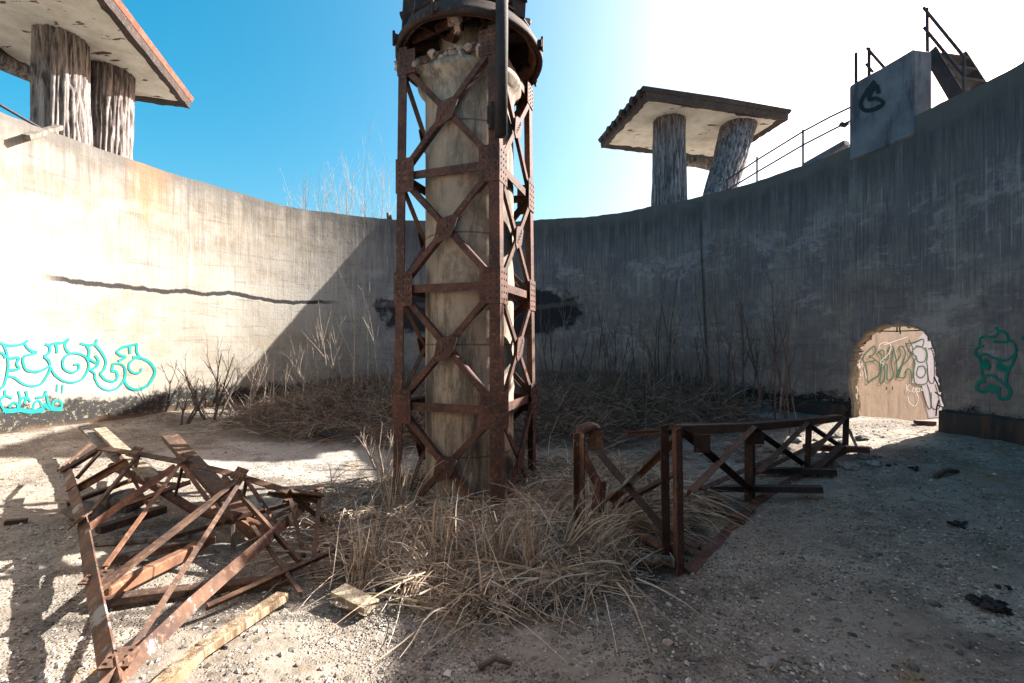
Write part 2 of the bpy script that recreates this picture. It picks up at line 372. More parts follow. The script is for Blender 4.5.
M_gravel = m_straw('loose gravel', [(.07, .063, .058), (.19, .17, .155), (.30, .275, .25), (.40, .37, .34), (.22, .18, .14), (.58, .55, .52)])
M_twig = m_plain('bare twigs', (.22, .17, .145), .85, .35, 6)
M_twig_pale = m_plain('pale bare twigs', (.33, .28, .23), .85, .3, 6)
M_twig_dark = m_plain('dark bare twigs', (.10, .078, .07), .85, .3, 6)
M_cyan = m_plain('turquoise spray paint', (.01, .19, .18), .5, .12, 9)
M_green = m_plain('dark green spray paint', (.006, .16, .125), .5, .15, 9)
M_green2 = m_plain('green spray paint outline', (.006, .09, .045), .5, .15, 9)
M_black = m_plain('black spray paint', (.012, .012, .014), .5, .2, 9)
M_white = m_plain('white spray paint', (.74, .72, .74), .6, .06, 9)
M_lavender = m_plain('pale lavender paint fill', (.44, .41, .45), .6, .08, 5)
M_char = m_plain('charred rubbish', (.02, .019, .022), .6, .5, 14)
M_plank = m_bark('sun bleached plank', (.34, .29, .215), (.28, .22, .155), (.15, .11, .08))
M_plank_lit = m_bark('rust stained plank', (.36, .29, .2), (.34, .2, .09), (.16, .1, .06))
M_plank_grey = m_bark('grey old plank', (.24, .21, .18), (.18, .15, .12), (.07, .06, .05))

# ------------------------------------------------------------------ ground: tank floor and terrain in one sheet
RIM = sorted((theta(cyl(x, y)), cyl(x, y).z) for x, y in
             [(0, 112), (60, 134), (150, 166), (220, 187), (280, 205.5), (340, 214), (390, 219.5), (460, 221), (540, 220), (620, 212.5), (700, 196), (780, 174), (850, 147), (930, 109), (1024, 63)])
print('rim', [(round(a, 2), round(b, 2)) for a, b in RIM])
RIM = [(-1.6, 5.6), (-.9, 6.1), (-.12, 6.1)] + RIM + [(RIM[-1][0] + .6, 5.35), (4.8, 5.35)]
FOOT = [(-1.6, .0), (theta(cyl(1024, 440)), cyl(1024, 443).z), (theta(cyl(945, 428)), cyl(945, 430).z), (theta(cyl(897, 419)), cyl(897, 421).z), (theta(cyl(830, 416)), cyl(830, 416).z),
        (1.0, .05), (1.57, .0), (2.4, 0.0), (theta(cyl(80, 430)), cyl(80, 430).z), (theta(cyl(0, 440)), cyl(0, 440).z), (3.8, 0), (4.8, 0)]
HOLE = cyl(897, 372); HTH = theta(HOLE)
SH = Vector((math.cos(SUN_AZ), math.sin(SUN_AZ), 0)); SP = Vector((-SH.y, SH.x, 0))
TOWER = Vector((-.574, 6.0, 0))
def floor_z(x, y):
    dx, dy = x - TC.x, y - TC.y; r = math.hypot(dx, dy); t = math.atan2(dy, dx)
    if t < -math.pi / 2: t += 2 * math.pi
    zi = interp(FOOT, t)
    k = min(1, r / TR)
    z = -.5 + (.5 + zi) * k ** 1.15
    z += .40 * smooth(7.9, 10.2, y) * smooth(-6.1, -4.0, x) * smooth(6.0, 4.2, x)      # bank under the brush
    z += .10 * smooth(6.8, 7.5, r) * smooth(2.3, 2.7, t)                                 # fillet at the left foot
    if r < TR + .2:
        z += .035 * fbm(x * .9, y * .9, 1.3) + .012 * fbm(x * 5, y * 5, 4.1, 3)
    return z
def ground_z(x, y):
    dx, dy = x - TC.x, y - TC.y; r = math.hypot(dx, dy)
    zi = floor_z(x, y)
    if r <= TR + .05: return zi
    q = Vector((x, y, 0)) - HOLE; al = q.dot(SH); pe = q.dot(SP)
    low = 1 - smooth(2.3, 5.0, pe if pe > 0 else -pe * .75)
    if al < -1.5: low = 0
    hi = 4.55 + .25 * fbm(x * .15, y * .15, 2.2, 3) * smooth(12, 20, r)
    out = hi + (interp(FOOT, HTH) - .55 * smooth(.25, 1.0, al) + .04 * fbm(x * 1.1, y * 1.1, 3.0) - hi) * low
    s = smooth(TR + .03, TR + .17, r)
    return zi + (out - zi) * s
mb = MB(); NT_ = 384
rs = [0.02 + i * .075 for i in range(100)] + [7.5, 7.54, 7.59, 7.64, 7.68, 7.75] + [7.9 + .3 * i for i in range(30)] + [17.5, 19, 22, 27, 35, 50, 80, 140, 280, 700, 1500]
for r in rs:
    for k in range(NT_):
        a = 2 * math.pi * k / NT_; x = TC.x + r * math.cos(a); y = TC.y + r * math.sin(a)
        mb.v.append(Vector((x, y, ground_z(x, y))))
for j in range(len(rs) - 1):
    for k in range(NT_):
        k2 = (k + 1) % NT_; mb.f.append((j * NT_ + k, j * NT_ + k2, (j + 1) * NT_ + k2, (j + 1) * NT_ + k))
n = len(mb.v); mb.v.append(Vector((TC.x, TC.y, floor_z(TC.x, TC.y))))
for k in range(NT_): mb.f.append((n, k, (k + 1) % NT_))
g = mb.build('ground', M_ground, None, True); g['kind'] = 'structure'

# ------------------------------------------------------------------ tank wall with the broken hole
WALL = thing('tank_wall', (TC.x, TC.y, 0), 'tall curved concrete tank wall, stained grey, ringing the whole gravel floor', 'wall')
NA, NZ = 480, 26
mb = MB(); uvs = []
def rim_z(t): return interp(RIM, t) + .018 * nz(t * 40, 3.1) + .03 * nz(t * 9, 7.7)
t0 = -math.pi / 2
cols = [t0 + 2 * math.pi * i / NA for i in range(NA)]
prof_n = NZ + 1
for t in cols:
    zt = rim_z(t)
    for j in range(NZ + 1):
        z = -.75 + (zt + .75) * j / NZ
        r = TR + .006 * nz(t * 8, z * 1.2) + .003 * nz(t * 30, z * 4)
        mb.v.append(Vector((TC.x + r * math.cos(t), TC.y + r * math.sin(t), z)))
    for z in (zt - .01, -.75):
        r = TR + TT; mb.v.append(Vector((TC.x + r * math.cos(t), TC.y + r * math.sin(t), z)))
S = NZ + 3
for i in range(NA):
    i2 = (i + 1) % NA
    for j in range(S):
        j2 = (j + 1) % S; mb.f.append((i * S + j, i * S + j2, i2 * S + j2, i2 * S + j))
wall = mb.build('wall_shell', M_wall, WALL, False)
# cutter for the hole
HPX = [(853, 432), (852, 404), (850, 385), (851, 362), (856, 346), (866, 334), (880, 327), (897, 324.5), (912, 326.5), (924, 332), (932, 344), (936, 362), (938, 382), (943, 402), (944, 414), (940, 432)]
outl = []
for (a, b), (c, d) in zip(HPX, HPX[1:]):
    for i in range(9):
        f = i / 9; q = cyl(a + (c - a) * f, b + (d - b) * f); outl.append(q)
outl.append(cyl(*HPX[-1]))
hc = sum((q.z for q in outl)) / len(outl)
HO = []
for i, q in enumerate(outl):
    t = theta(q) + (.006 * nz(i * .23, 1.7) + .004 * nz(i * .71, 5.5) + .002 * nz(i * 1.9, 2.5)); z = q.z + .03 * nz(i * .31, 9.2) + .016 * nz(i * 1.1, 3.2)
    HO.append((t, z))
mb = MB(); n = len(HO)
for r in (TR - .3, TR + .9):
    for t, z in HO: mb.v.append(Vector((TC.x + r * math.cos(t), TC.y + r * math.sin(t), z)))
for i in range(n):
    i2 = (i + 1) % n; mb.f.append((i, i2, n + i2, n + i))
mb.f.append(tuple(reversed(range(n)))); mb.f.append(tuple(range(n, 2 * n)))
cut = mb.build('cutter', None, WALL)
bm = bmesh.new(); bm.from_mesh(cut.data); bmesh.ops.recalc_face_normals(bm, faces=bm.faces); bm.to_mesh(cut.data); bm.free()
bm = bmesh.new(); bm.from_mesh(wall.data); bmesh.ops.recalc_face_normals(bm, faces=bm.faces); bm.to_mesh(wall.data); bm.free()
md = wall.modifiers.new('b', 'BOOLEAN'); md.object = cut; md.operation = 'DIFFERENCE'; md.solver = 'EXACT'
bpy.context.view_layer.update(); dg = bpy.context.evaluated_depsgraph_get()
me = bpy.data.meshes.new_from_object(wall.evaluated_get(dg)); wall.modifiers.clear(); wall.data = me
bpy.data.objects.remove(cut)
ul = me.uv_layers.new(name='UVMap')
for poly in me.polygons:
    poly.use_smooth = False
    ts = []
    for li in poly.loop_indices:
        co = me.vertices[me.loops[li].vertex_index].co; t = math.atan2(co.y, co.x)
        if t < -math.pi / 2 - 1e-4: t += 2 * math.pi
        ts.append(t)
    if max(ts) - min(ts) > 3: ts = [t + 2 * math.pi if t < 1 else t for t in ts]
    for li, t in zip(poly.loop_indices, ts):
        ul.data[li].uv = (t * TR, me.vertices[me.loops[li].vertex_index].co.z)
# rough broken edge lining the hole
mb = MB(); n = len(HO); NR = 7
tm = sum(t for t, z in HO) / n; zm = sum(z for t, z in HO) / n
for j in range(NR):
    r = TR - .012 + (TT + .03) * j / (NR - 1)
    for i, (t, z) in enumerate(HO):
        inn = .008 + .05 * abs(fbm(i * .17, j * .6, 4.4)) * math.sin(math.pi * j / (NR - 1)) + (.0 if 0 < j < NR - 1 else -.03)
        dt = (tm - t) * TR; dz = zm - z; L = math.hypot(dt, dz)
        t2 = t + dt / L * inn / TR; z2 = z + dz / L * inn
        mb.v.append(Vector((TC.x + r * math.cos(t2), TC.y + r * math.sin(t2), z2)))
for j in range(NR - 1):
    for i in range(n - 1):
        a = j * n + i; mb.f.append((a, a + 1, a + n + 1, a + n))
edge_o = mb.build('broken_edge', M_raw, WALL, label='rough broken concrete edge of the hole')
# reinforcement bars left in the hole
def wp(px, py, r=TR): return cyl(px, py, r)
for a, b in [((866, 331), (930, 330)), ((880, 323), (880, 333)), ((897, 322), (897, 332)), ((901, 322), (900.5, 334)), ((852, 353), (864, 351)), ((856, 345), (866, 343)), ((928, 341), (939, 337)),
             ((931, 348), (940, 347)), ((934, 377), (940, 392)), ((936, 372), (941, 380)), ((935, 392), (944, 398)), ((870, 330), (871, 340)), ((925, 333), (935, 331)), ((934, 354), (941, 357)), ((939, 400), (936, 416)), ((937, 405), (946, 408))]:
    mb = MB(); p, q = wp(*a, TR + .15), wp(*b, TR + .12); m = (p + q) / 2 + Vector((random.uniform(-.02, .02), 0, random.uniform(-.02, .02)))
    mb.tube([p, m, q], .011, 5); mb.build('rebar', M_rust_dark, edge_o)
# tarred footing, a low ledge along the foot of the wall at the right and left of the hole
def ledge(t1, t2, zt, prot, nseg):
    mb = MB()
    for i in range(nseg + 1):
        t = t1 + (t2 - t1) * i / nseg; zb = interp(FOOT, t)
        pr = prot * (1 + .12 * nz(t * 30, 1)); h = zt * (1 + .1 * nz(t * 40, 5))
        for r, z in ((TR + .05, zb - .4), (TR - pr, zb - .4), (TR - pr * .93, zb + h), (TR + .05, zb + h + .03)):
            mb.v.append(Vector((TC.x + r * math.cos(t), TC.y + r * math.sin(t), z)))
    for i in range(nseg):
        for j in range(4):
            j2 = (j + 1) % 4; mb.f.append((i * 4 + j, i * 4 + j2, i * 4 + 4 + j2, i * 4 + 4 + j))
    mb.f.append((3, 2, 1, 0)); mb.f.append(tuple(nseg * 4 + j for j in range(4)))
    bm = bmesh.new(); me = bpy.data.meshes.new('x'); return mb
ledge(theta(cyl(947, 420)), theta(cyl(1024, 440)) - .9, .30, .16, 60).build('footing', M_ledge, WALL, label='black tarred footing right of the hole')
ledge(theta(cyl(790, 410)), theta(cyl(846, 415)), .24, .14, 20).build('footing', M_ledge, WALL, label='black tarred footing left of the hole')

# graffiti: flat paint ribbons on the curved wall
def catmull(pts, m=6):
    if len(pts) < 3: return [Vector((*p, 0)) for p in pts]
    P = [Vector((*p, 0)) for p in pts]; P = [P[0] * 2 - P[1]] + P + [P[-1] * 2 - P[-2]]; out = []
    for i in range(1, len(P) - 2):
        p0, p1, p2, p3 = P[i - 1:i + 3]
        for j in range(m):
            t = j / m; out.append(.5 * ((2 * p1) + (p2 - p0) * t + (2 * p0 - 5 * p1 + 4 * p2 - p3) * t * t + (3 * p1 - p0 - 3 * p2 + p3) * t ** 3))
    out.append(P[-2]); return out
SK = [0]
def ribbon(mb, pts, wpx, put, straight=False):
    Q = catmull(pts) if not straight else [Vector((*p, 0)) for p in pts]
    SK[0] += 1; off = .0015 + .00012 * (SK[0] % 40); n = len(mb.v)
    for i, p in enumerate(Q):
        t = Q[min(i + 1, len(Q) - 1)] - Q[max(i - 1, 0)]
        if t.length < 1e-6: t = Vector((1, 0, 0))
        t.normalize(); s = Vector((-t.y, t.x, 0)) * wpx * .5 * (1 + .18 * nz(p.x * .3, p.y * .3, SK[0]))
        for e in (p + s, p - s): mb.v.append(put(e.x, e.y, off))
    for i in range(len(Q) - 1): a = n + 2 * i; mb.f.append((a, a + 1, a + 3, a + 2))
def on_wall(x, y, off): return cyl(x, y, TR - .006 - off)
def z7(s, ox, oy, pts): return [(ox + x / s, oy + y / s) for x, y in pts]
mb = MB()
k = 7.589
J = lambda pts, w=2.6: ribbon(mb, z7(k, 0, 330, pts), w, on_wall)
J([(0, 95), (45, 115), (110, 118), (170, 105), (215, 78)]); J([(185, 100), (225, 150), (285, 170)]); J([(285, 170), (230, 185), (180, 200)])
J([(180, 200), (178, 250), (200, 300), (240, 315)]); J([(225, 312), (290, 315), (340, 295), (385, 270)]); J([(385, 270), (370, 230), (335, 200)]); J([(335, 200), (375, 170), (378, 125), (345, 105)])
J([(370, 115), (420, 100), (480, 95), (525, 65)]); J([(420, 100), (432, 135), (435, 175)]); J([(520, 70), (495, 110), (505, 150), (540, 185)])
J([(30, 110), (55, 180), (65, 260), (55, 340), (30, 420), (0, 445)]); J([(0, 165), (30, 185), (45, 215)]); J([(65, 220), (100, 212), (145, 212), (128, 255), (145, 295), (65, 305)])
J([(60, 352), (110, 360), (170, 405), (240, 425), (310, 410), (360, 345), (385, 290)], 2.3); J([(385, 280), (420, 340), (480, 385), (550, 398), (620, 375), (665, 310), (675, 250), (640, 195), (570, 175), (510, 190), (478, 240), (490, 295), (545, 322), (595, 300), (600, 262), (560, 262)], 2.2)
J = lambda pts, w=2.5: ribbon(mb, z7(k, 75, 330, pts), w, on_wall)
J([(40, 100), (100, 115), (150, 105), (170, 70)]); J([(90, 120), (110, 160), (100, 215)]); J([(155, 110), (200, 165), (235, 230), (225, 290), (190, 330)]); J([(155, 190), (180, 235), (160, 280), (110, 305)]); J([(105, 215), (135, 235), (165, 250)])
J([(190, 330), (230, 375), (290, 392), (322, 360), (315, 318), (275, 310)]); J([(280, 310), (290, 255)]); J([(290, 255), (350, 258), (385, 300), (375, 370), (320, 440), (250, 458), (190, 430), (155, 370), (150, 330), (110, 300)], 2.0)
J([(475, 105), (410, 120), (355, 130)]); J([(365, 128), (320, 165), (345, 190), (385, 205), (330, 235)]); J([(415, 118), (420, 180)]); J([(472, 105), (470, 160), (490, 200)])
J([(440, 205), (500, 212), (560, 240), (605, 295), (600, 350), (550, 420), (470, 452), (405, 430), (375, 385)], 2.8); J([(375, 385), (385, 330), (380, 290)]); J([(460, 212), (415, 250), (415, 300), (455, 328), (495, 320), (505, 290)], 2.0)
mb.build('graffiti', M_cyan, WALL, label='turquoise bubble letter graffiti')
mb = MB()
J = lambda pts, w=2.4: ribbon(mb, z7(k, 0, 330, pts), w, on_wall)
J([(0, 530), (40, 500), (95, 520)]); J([(40, 455), (38, 500)]); J([(0, 540), (20, 590), (50, 630)]); J([(70, 590), (100, 550), (135, 565), (140, 605)]); J([(140, 460), (155, 520), (150, 580)]); J([(155, 525), (200, 510), (235, 545)]); J([(200, 460), (205, 510), (185, 560)])
J([(270, 515), (330, 505), (355, 460)]); J([(355, 490), (370, 560), (400, 600)]); J([(250, 600), (265, 550), (300, 540), (320, 580)]); J([(400, 590), (405, 545), (450, 535), (470, 570), (460, 610)]); J([(435, 410), (432, 470)], 1.6); J([(478, 415), (470, 480)], 1.6)
J([(20, 610), (90, 615), (150, 605), (220, 618), (300, 612), (340, 600)], 4.5); J([(330, 560), (370, 590), (420, 600), (470, 600)], 4)
mb.build('graffiti', M_cyan, WALL, label='smaller turquoise scrawl under the bubble letters')
mb = MB(); k = 6.83
J = lambda pts, w=2.5: ribbon(mb, z7(k, 960, 310, pts), w, on_wall)
J([(240, 118), (270, 140), (315, 160), (330, 210), (290, 218), (225, 215)]); J([(245, 115), (262, 150), (235, 185), (180, 180), (140, 195), (135, 245)]); J([(165, 245), (120, 260), (103, 290), (125, 320), (170, 300), (225, 325), (290, 345), (345, 330), (380, 285), (370, 230), (330, 200)])
J([(115, 300), (140, 350), (145, 410), (150, 460)]); J([(380, 300), (350, 380), (320, 440), (310, 510)]); J([(150, 455), (210, 445), (260, 475), (305, 510)]); J([(150, 465), (165, 485), (120, 500), (115, 540), (160, 560), (190, 530), (215, 520), (240, 545), (255, 520)], 3.4); J([(310, 510), (342, 550), (325, 600), (280, 605), (260, 570), (265, 525)], 3.6)
J([(190, 535), (220, 545), (245, 535)], 6)
J([(160, 360), (165, 340), (190, 345)], 2); J([(150, 380), (180, 385), (205, 395)], 6); J([(170, 350), (195, 380)], 4); J([(255, 375), (285, 385), (320, 410)], 5); J([(260, 350), (260, 400), (320, 412), (325, 380)], 3.2)
J([(420, 200), (450, 178), (480, 190)], 3)
mb.build('graffiti', M_green, WALL, label='green sprayed swirl topped cup with a frowning face')
# sprayed mark, stubs on the rim
# ------------------------------------------------------------------ wing wall seen through the hole
hl = cyl(846, 415, TR + TT + .05); wd = Vector((math.cos(R_(29)), math.sin(R_(29)), 0)); wnrm = Vector((wd.y, -wd.x, 0))
WING0 = Vector((hl.x, hl.y, 0)) - wnrm * .1 - wd * .05
mb = MB(); zb = interp(FOOT, HTH)
a = WING0 - wnrm * .15 + Vector((0, 0, 1.6)); mb.bar(a, a + wd * 9, wnrm * .15, Vector((0, 0, 2.2)))
WING = thing('wing_wall', tuple(WING0), 'tan plastered wall with sprayed lettering seen through the broken hole', 'wall')
mb.build('wall_face', M_tan, WING)
def on_wing(x, y, off):
    d3 = Vector(((x - CX) / F, 1, (CY - y) / F)); o = Vector((0, 0, EYE)); p0 = WING0 + wnrm * (.004 + off)
    s = (p0 - o).dot(wnrm) / d3.dot(wnrm); return o + d3 * s
k = 6.209
def G(mb, pts, w=.7): ribbon(mb, z7(k, 845, 315, pts), w, on_wing)
mb = MB()       # white fill: an area as wide stripes
SK[0] = 0
def fill(mb, poly, off):
    n = len(mb.v); P = z7(k, 845, 315, poly); mb.v += [on_wing(x, y, off) for x, y in P]; mb.f.append(tuple(range(n, n + len(P))))
fill(mb, [(478, 120), (540, 110), (680, 140), (720, 620), (520, 640), (475, 440), (415, 420), (440, 300), (400, 200)], .001)
mb.build('paint_fill', M_lavender, WING)
mb = MB()
for pts in [[(185, 190), (150, 215), (113, 262), (120, 292), (160, 290), (195, 280)], [(185, 190), (188, 235), (150, 258), (175, 268), (212, 300), (222, 345), (205, 378), (175, 395), (140, 420)], [(125, 297), (135, 345), (140, 420)],
            [(205, 230), (225, 250), (228, 320), (218, 420), (245, 400), (245, 320), (262, 310), (262, 400), (300, 385), (290, 300), (300, 200), (272, 210), (268, 270), (245, 275), (240, 220), (205, 230)],
            [(300, 200), (320, 290), (325, 390), (350, 330), (375, 240), (355, 195), (335, 205), (345, 250), (320, 290)], [(375, 180), (410, 180), (420, 230), (385, 285), (340, 330), (335, 385), (375, 385), (380, 345), (405, 340), (415, 410)],
            [(415, 175), (485, 150), (480, 195), (440, 200), (415, 235), (440, 260), (430, 300), (435, 420), (510, 420), (510, 330)], [(440, 190), (480, 200), (505, 230), (495, 285), (455, 290), (440, 250)], [(455, 320), (490, 320), (500, 360), (475, 390), (445, 370), (455, 320)], [(500, 200), (512, 250), (505, 300)]]:
    G(mb, pts, 1.25)
mb.build('graffiti', M_green2, WING, label='green outlined block lettering')
mb = MB()
for pts in [[(515, 210), (540, 215), (555, 280), (555, 400), (540, 425), (520, 400), (510, 300)], [(475, 440), (490, 500), (515, 575), (535, 570), (525, 480), (510, 430)], [(535, 480), (540, 570), (570, 585), (590, 560), (575, 480), (560, 430)], [(375, 170), (400, 230), (430, 240)], [(395, 155), (420, 175), (480, 150)], [(570, 350), (600, 355), (575, 380), (600, 385)],
            [(258, 445), (259, 465)], [(295, 445), (296, 465)]]:
    G(mb, pts, 1.0)
mb.build('graffiti', M_black, WING, label='black bubble outlines on the pale fill')
mb = MB()
for pts in [[(210, 210), (215, 185), (250, 168), (285, 190), (270, 240), (220, 290), (240, 300)], [(245, 185), (300, 165), (390, 135)], [(380, 430), (385, 475)], [(405, 430), (385, 455), (410, 478)], [(425, 450), (420, 475), (437, 475), (436, 450)], [(445, 450), (447, 500)], [(447, 455), (462, 455), (460, 475), (447, 475)], [(470, 450), (478, 470), (490, 448)],
            [(390, 500), (400, 540), (435, 565), (455, 520), (445, 480)], [(65, 290), (75, 310), (68, 330), (85, 300)], [(90, 290), (92, 330), (105, 300), (112, 325)], [(60, 345), (62, 390)], [(60, 350), (80, 345), (85, 362), (65, 370), (95, 400)], [(100, 345), (112, 360), (100, 380), (95, 360)], [(120, 335), (135, 395)]]:
    G(mb, pts, .55)
mb.build('graffiti', M_white, WING, label='thin white scribbled tags')

# ------------------------------------------------------------------ walkway slab outside the rim
mb = MB(); N = 240
for i in range(N):
    t = t0 + 2 * math.pi * i / N; zt = interp(RIM, t) - .25
    for r, z in ((TR + TT + .003, zt - .3), (TR + TT + .003, zt), (TR + TT + 2.2, zt), (TR + TT + 2.2, zt - .3)):
        mb.v.append(Vector((TC.x + r * math.cos(t), TC.y + r * math.sin(t), z)))
for i in range(N):
    i2 = (i + 1) % N
    for j in range(4): j2 = (j + 1) % 4; mb.f.append((i * 4 + j, i * 4 + j2, i2 * 4 + j2, i2 * 4 + j))
w = mb.build('walkway', M_walk); w['kind'] = 'structure'

# ------------------------------------------------------------------ concrete block and stair on the right rim
ta, tb = theta(cyl(850, 120)), theta(cyl(915, 90)); zb = min(rim_z(ta), rim_z(tb)) - .3; zt = cyl(850, 86).z
BLK = thing('stair_block', tuple(cyl(890, 120)), 'raised concrete block on the right rim with rail posts on top', 'block')
mb = MB()
for i in range(9):
    t = ta + (tb - ta) * i / 8
    for r, z in ((TR - .035, zb), (TR - .035, zt), (TR + .36, zt), (TR + .36, zb)):
        mb.v.append(Vector((TC.x + r * math.cos(t), TC.y + r * math.sin(t), z + (.02 * nz(t * 30, z) if z == zt else 0))))
for i in range(8):
    for j in range(4): j2 = (j + 1) % 4; mb.f.append((i * 4 + j, i * 4 + j2, i * 4 + 4 + j2, i * 4 + 4 + j))
mb.f.append((3, 2, 1, 0)); mb.f.append((32, 33, 34, 35))
o = mb.build('block_body', M_block, BLK, bevel=.03)
bm = bmesh.new(); bm.from_mesh(o.data); bmesh.ops.recalc_face_normals(bm, faces=bm.faces); bm.to_mesh(o.data); bm.free()
mb = MB(); k = 4.27
ribbon(mb, [(820 + x / k, y / k) for x, y in [(235, 345), (200, 390), (175, 440), (190, 470), (235, 465), (270, 440), (240, 420), (210, 425), (215, 400), (240, 365), (250, 400)]], 4.2, lambda x, y, o: cyl(x, y, TR - .04 - o))
mb.build('graffiti', M_black, BLK, label='dark sprayed letter on the block')
def rp(px, py, r): return cyl(px, py, r)
for a, b, r in [((856, 84), (856, 53), TR + .12), ((869, 80), (869, 48), TR + .3)]:
    mb = MB(); mb.tube([rp(*a, r), rp(*b, r)], .028, 6); mb.build('rail_post', M_rail, BLK)
mb = MB(); mb.tube([rp(867, 48, TR + .3), rp(888, 72, TR + .3)], .022, 6); mb.build('hand_rail', M_rail, BLK)
mb = MB(); mb.tube([rp(866, 64, TR + .3), rp(873, 72, TR + .3)], .02, 6); mb.build('hand_rail', M_rail, BLK)

ST = thing('metal_stair', tuple(cyl(950, 95, TR + .4)), 'steel stair with pipe railing descending right of the concrete block', 'stair')
def spt(px, py): return cyl(px, py, TR + .5)
s1, s2 = spt(930, 52), spt(966, 112)
for dr in (0, .65):
    a = cyl(930, 52, TR + .5); b = cyl(966, 112, TR + .5); out = Vector((a.x - TC.x, a.y - TC.y, 0)).normalized() * dr
    mb = MB(); mb.beam(a + out, b + out, .03, .2); mb.build('stringer', M_rail, ST)
for i in range(5):
    f = (i + .5) / 5; a = s1.lerp(s2, f); out = Vector((s1.x - TC.x, s1.y - TC.y, 0)).normalized()
    mb = MB(); dd = (s2 - s1); dd.z = 0; dd.normalize(); mb.bar(a + out * .02, a + out * .63, dd * .12, Vector((0, 0, .018))); mb.build('tread', M_rail, ST)
for a, b in [((927.5, 54), (927, 8)), ((964, 100), (964, 56))]:
    mb = MB(); mb.tube([spt(*a), spt(*b)], .024, 6); mb.build('rail_post', M_rail, ST)
for a, b in [((923.5, 7.5), (964, 57)), ((924, 27.5), (964, 76))]:
    mb = MB(); mb.tube([spt(*a), spt(*b)], .022, 6); mb.build('hand_rail', M_rail, ST)

RL = thing('pipe_railing', tuple(cyl(790, 165, TR + .2)), 'thin two bar pipe railing along the right rim between shelter and block', 'railing')
def rl(px, py): return cyl(px, py, TR + .3)
for line in ([(727, 180), (757, 160), (803, 131.5), (830, 117), (852, 106.5)], [(724, 192), (757, 172), (803, 145), (830, 131), (850, 121)]):
    mb = MB(); mb.tube([rl(*p) for p in line], .02, 6); mb.build('rail_bar', M_rail, RL)
for x, a, b in [(757, 157, 200), (803, 130, 180), (727, 179, 215)]:
    mb = MB(); mb.tube([rl(x, b), rl(x, a)], .022, 6); mb.build('rail_post', M_rail, RL)
mb = MB(); mb.tube([rl(841, 124), rl(845, 126), rl(849, 123)], [.05, .035, .03], 6); mb.build('clamp', M_rail, RL)
mb = MB(); mb.beam(cyl(806, 166, TR + .15), cyl(847, 143, TR + .15), .16, .1)
single(mb, 'kerb_beam', M_block, 'loose dark beam lying on the rim under the pipe railing', 'beam')
# stubs and brackets on the left rim
for (x1, y1, x2, y2, sz, lab) in [(132, 163.5, 147, 168, .1, 'longer dark steel stub lying on the left rim beside the shelter'), (155, 172, 166, 175, .09, 'shorter dark steel stub lying on the left rim further from the shelter')]:
    mb = MB(); mb.beam(cyl(x1, y1, TR + .1), cyl(x2, y2, TR + .1), sz * 1.3, sz); single(mb, 'steel_stub', M_rail, lab, 'steel offcut', bevel=.006)
mb = MB(); mb.beam(cyl(26, 137, TR - .2), cyl(60, 127, TR + .35), .11, .07); single(mb, 'timber_bracket', M_plank_grey, 'dark square timber poking over the rim at the foot of the nearer left trunk', 'timber')
mb = MB(); mb.tube([cyl(-60, 70, TR + .2), cyl(40, 128, TR + .2)], .025, 6); single(mb, 'rim_pipe', M_rail, 'thin pipe running along the left rim to the nearer trunk', 'pipe')
for x, y, h in [(388.5, 221, 8), (391.5, 221, 6)]:
    mb = MB(); mb.tube([cyl(x, y, TR + .1), cyl(x - 1, y - h, TR + .1)], [.05, .035], 7); single(mb, 'rim_post', M_rail, 'short dark stub post on the far rim beside the tower', 'post', 'stub posts on the far rim')

# ------------------------------------------------------------------ park shelters with faux tree trunk posts
def trunk(base, top, r0, r1, parent, mat, seed, ridge=.12, name='trunk', twist=.15, label=None):
    base = Vector(base); top = Vector(top); ax = top - base; H = ax.length; n, m = 190, 60; mb = MB()
    d = ax.normalized(); a = d.cross(Vector((0, 1, .1))).normalized(); b = d.cross(a)
    for j in range(m + 1):
        f = j / m; c = base + ax * f; rr = r0 + (r1 - r0) * f; rr *= 1 + .12 * (1 - f) ** 3
        for k in range(n):
            t = 2 * math.pi * k / n + twist * f
            q = noise.fractal(Vector((math.cos(t) * 4.2 + seed, math.sin(t) * 4.2, f * H * .55 + .6 * nz(t * 2, f * H * 1.4, seed))), 1, 2, 3)
            rd = (abs(math.sin(t * 13 + 1.6 * q + 1.6 * nz(math.cos(t) * 2, math.sin(t) * 2, f * H * .9 + seed))) ** .6) * 1.3 - abs(q) * .7
            rad = rr * (1 + ridge * (rd - .4) + .06 * nz(math.cos(t) * 1.3, math.sin(t) * 1.3, f * H + seed))
            mb.v.append(c + (a * math.cos(t) + b * math.sin(t)) * rad)
    for j in range(m):
        for k in range(n):
            k2 = (k + 1) % n; mb.f.append((j * n + k, j * n + k2, (j + 1) * n + k2, (j + 1) * n + k))
    mb.f.append(tuple(m * n + k for k in range(n)))
    return mb.build(name, mat, parent, True, label=label)
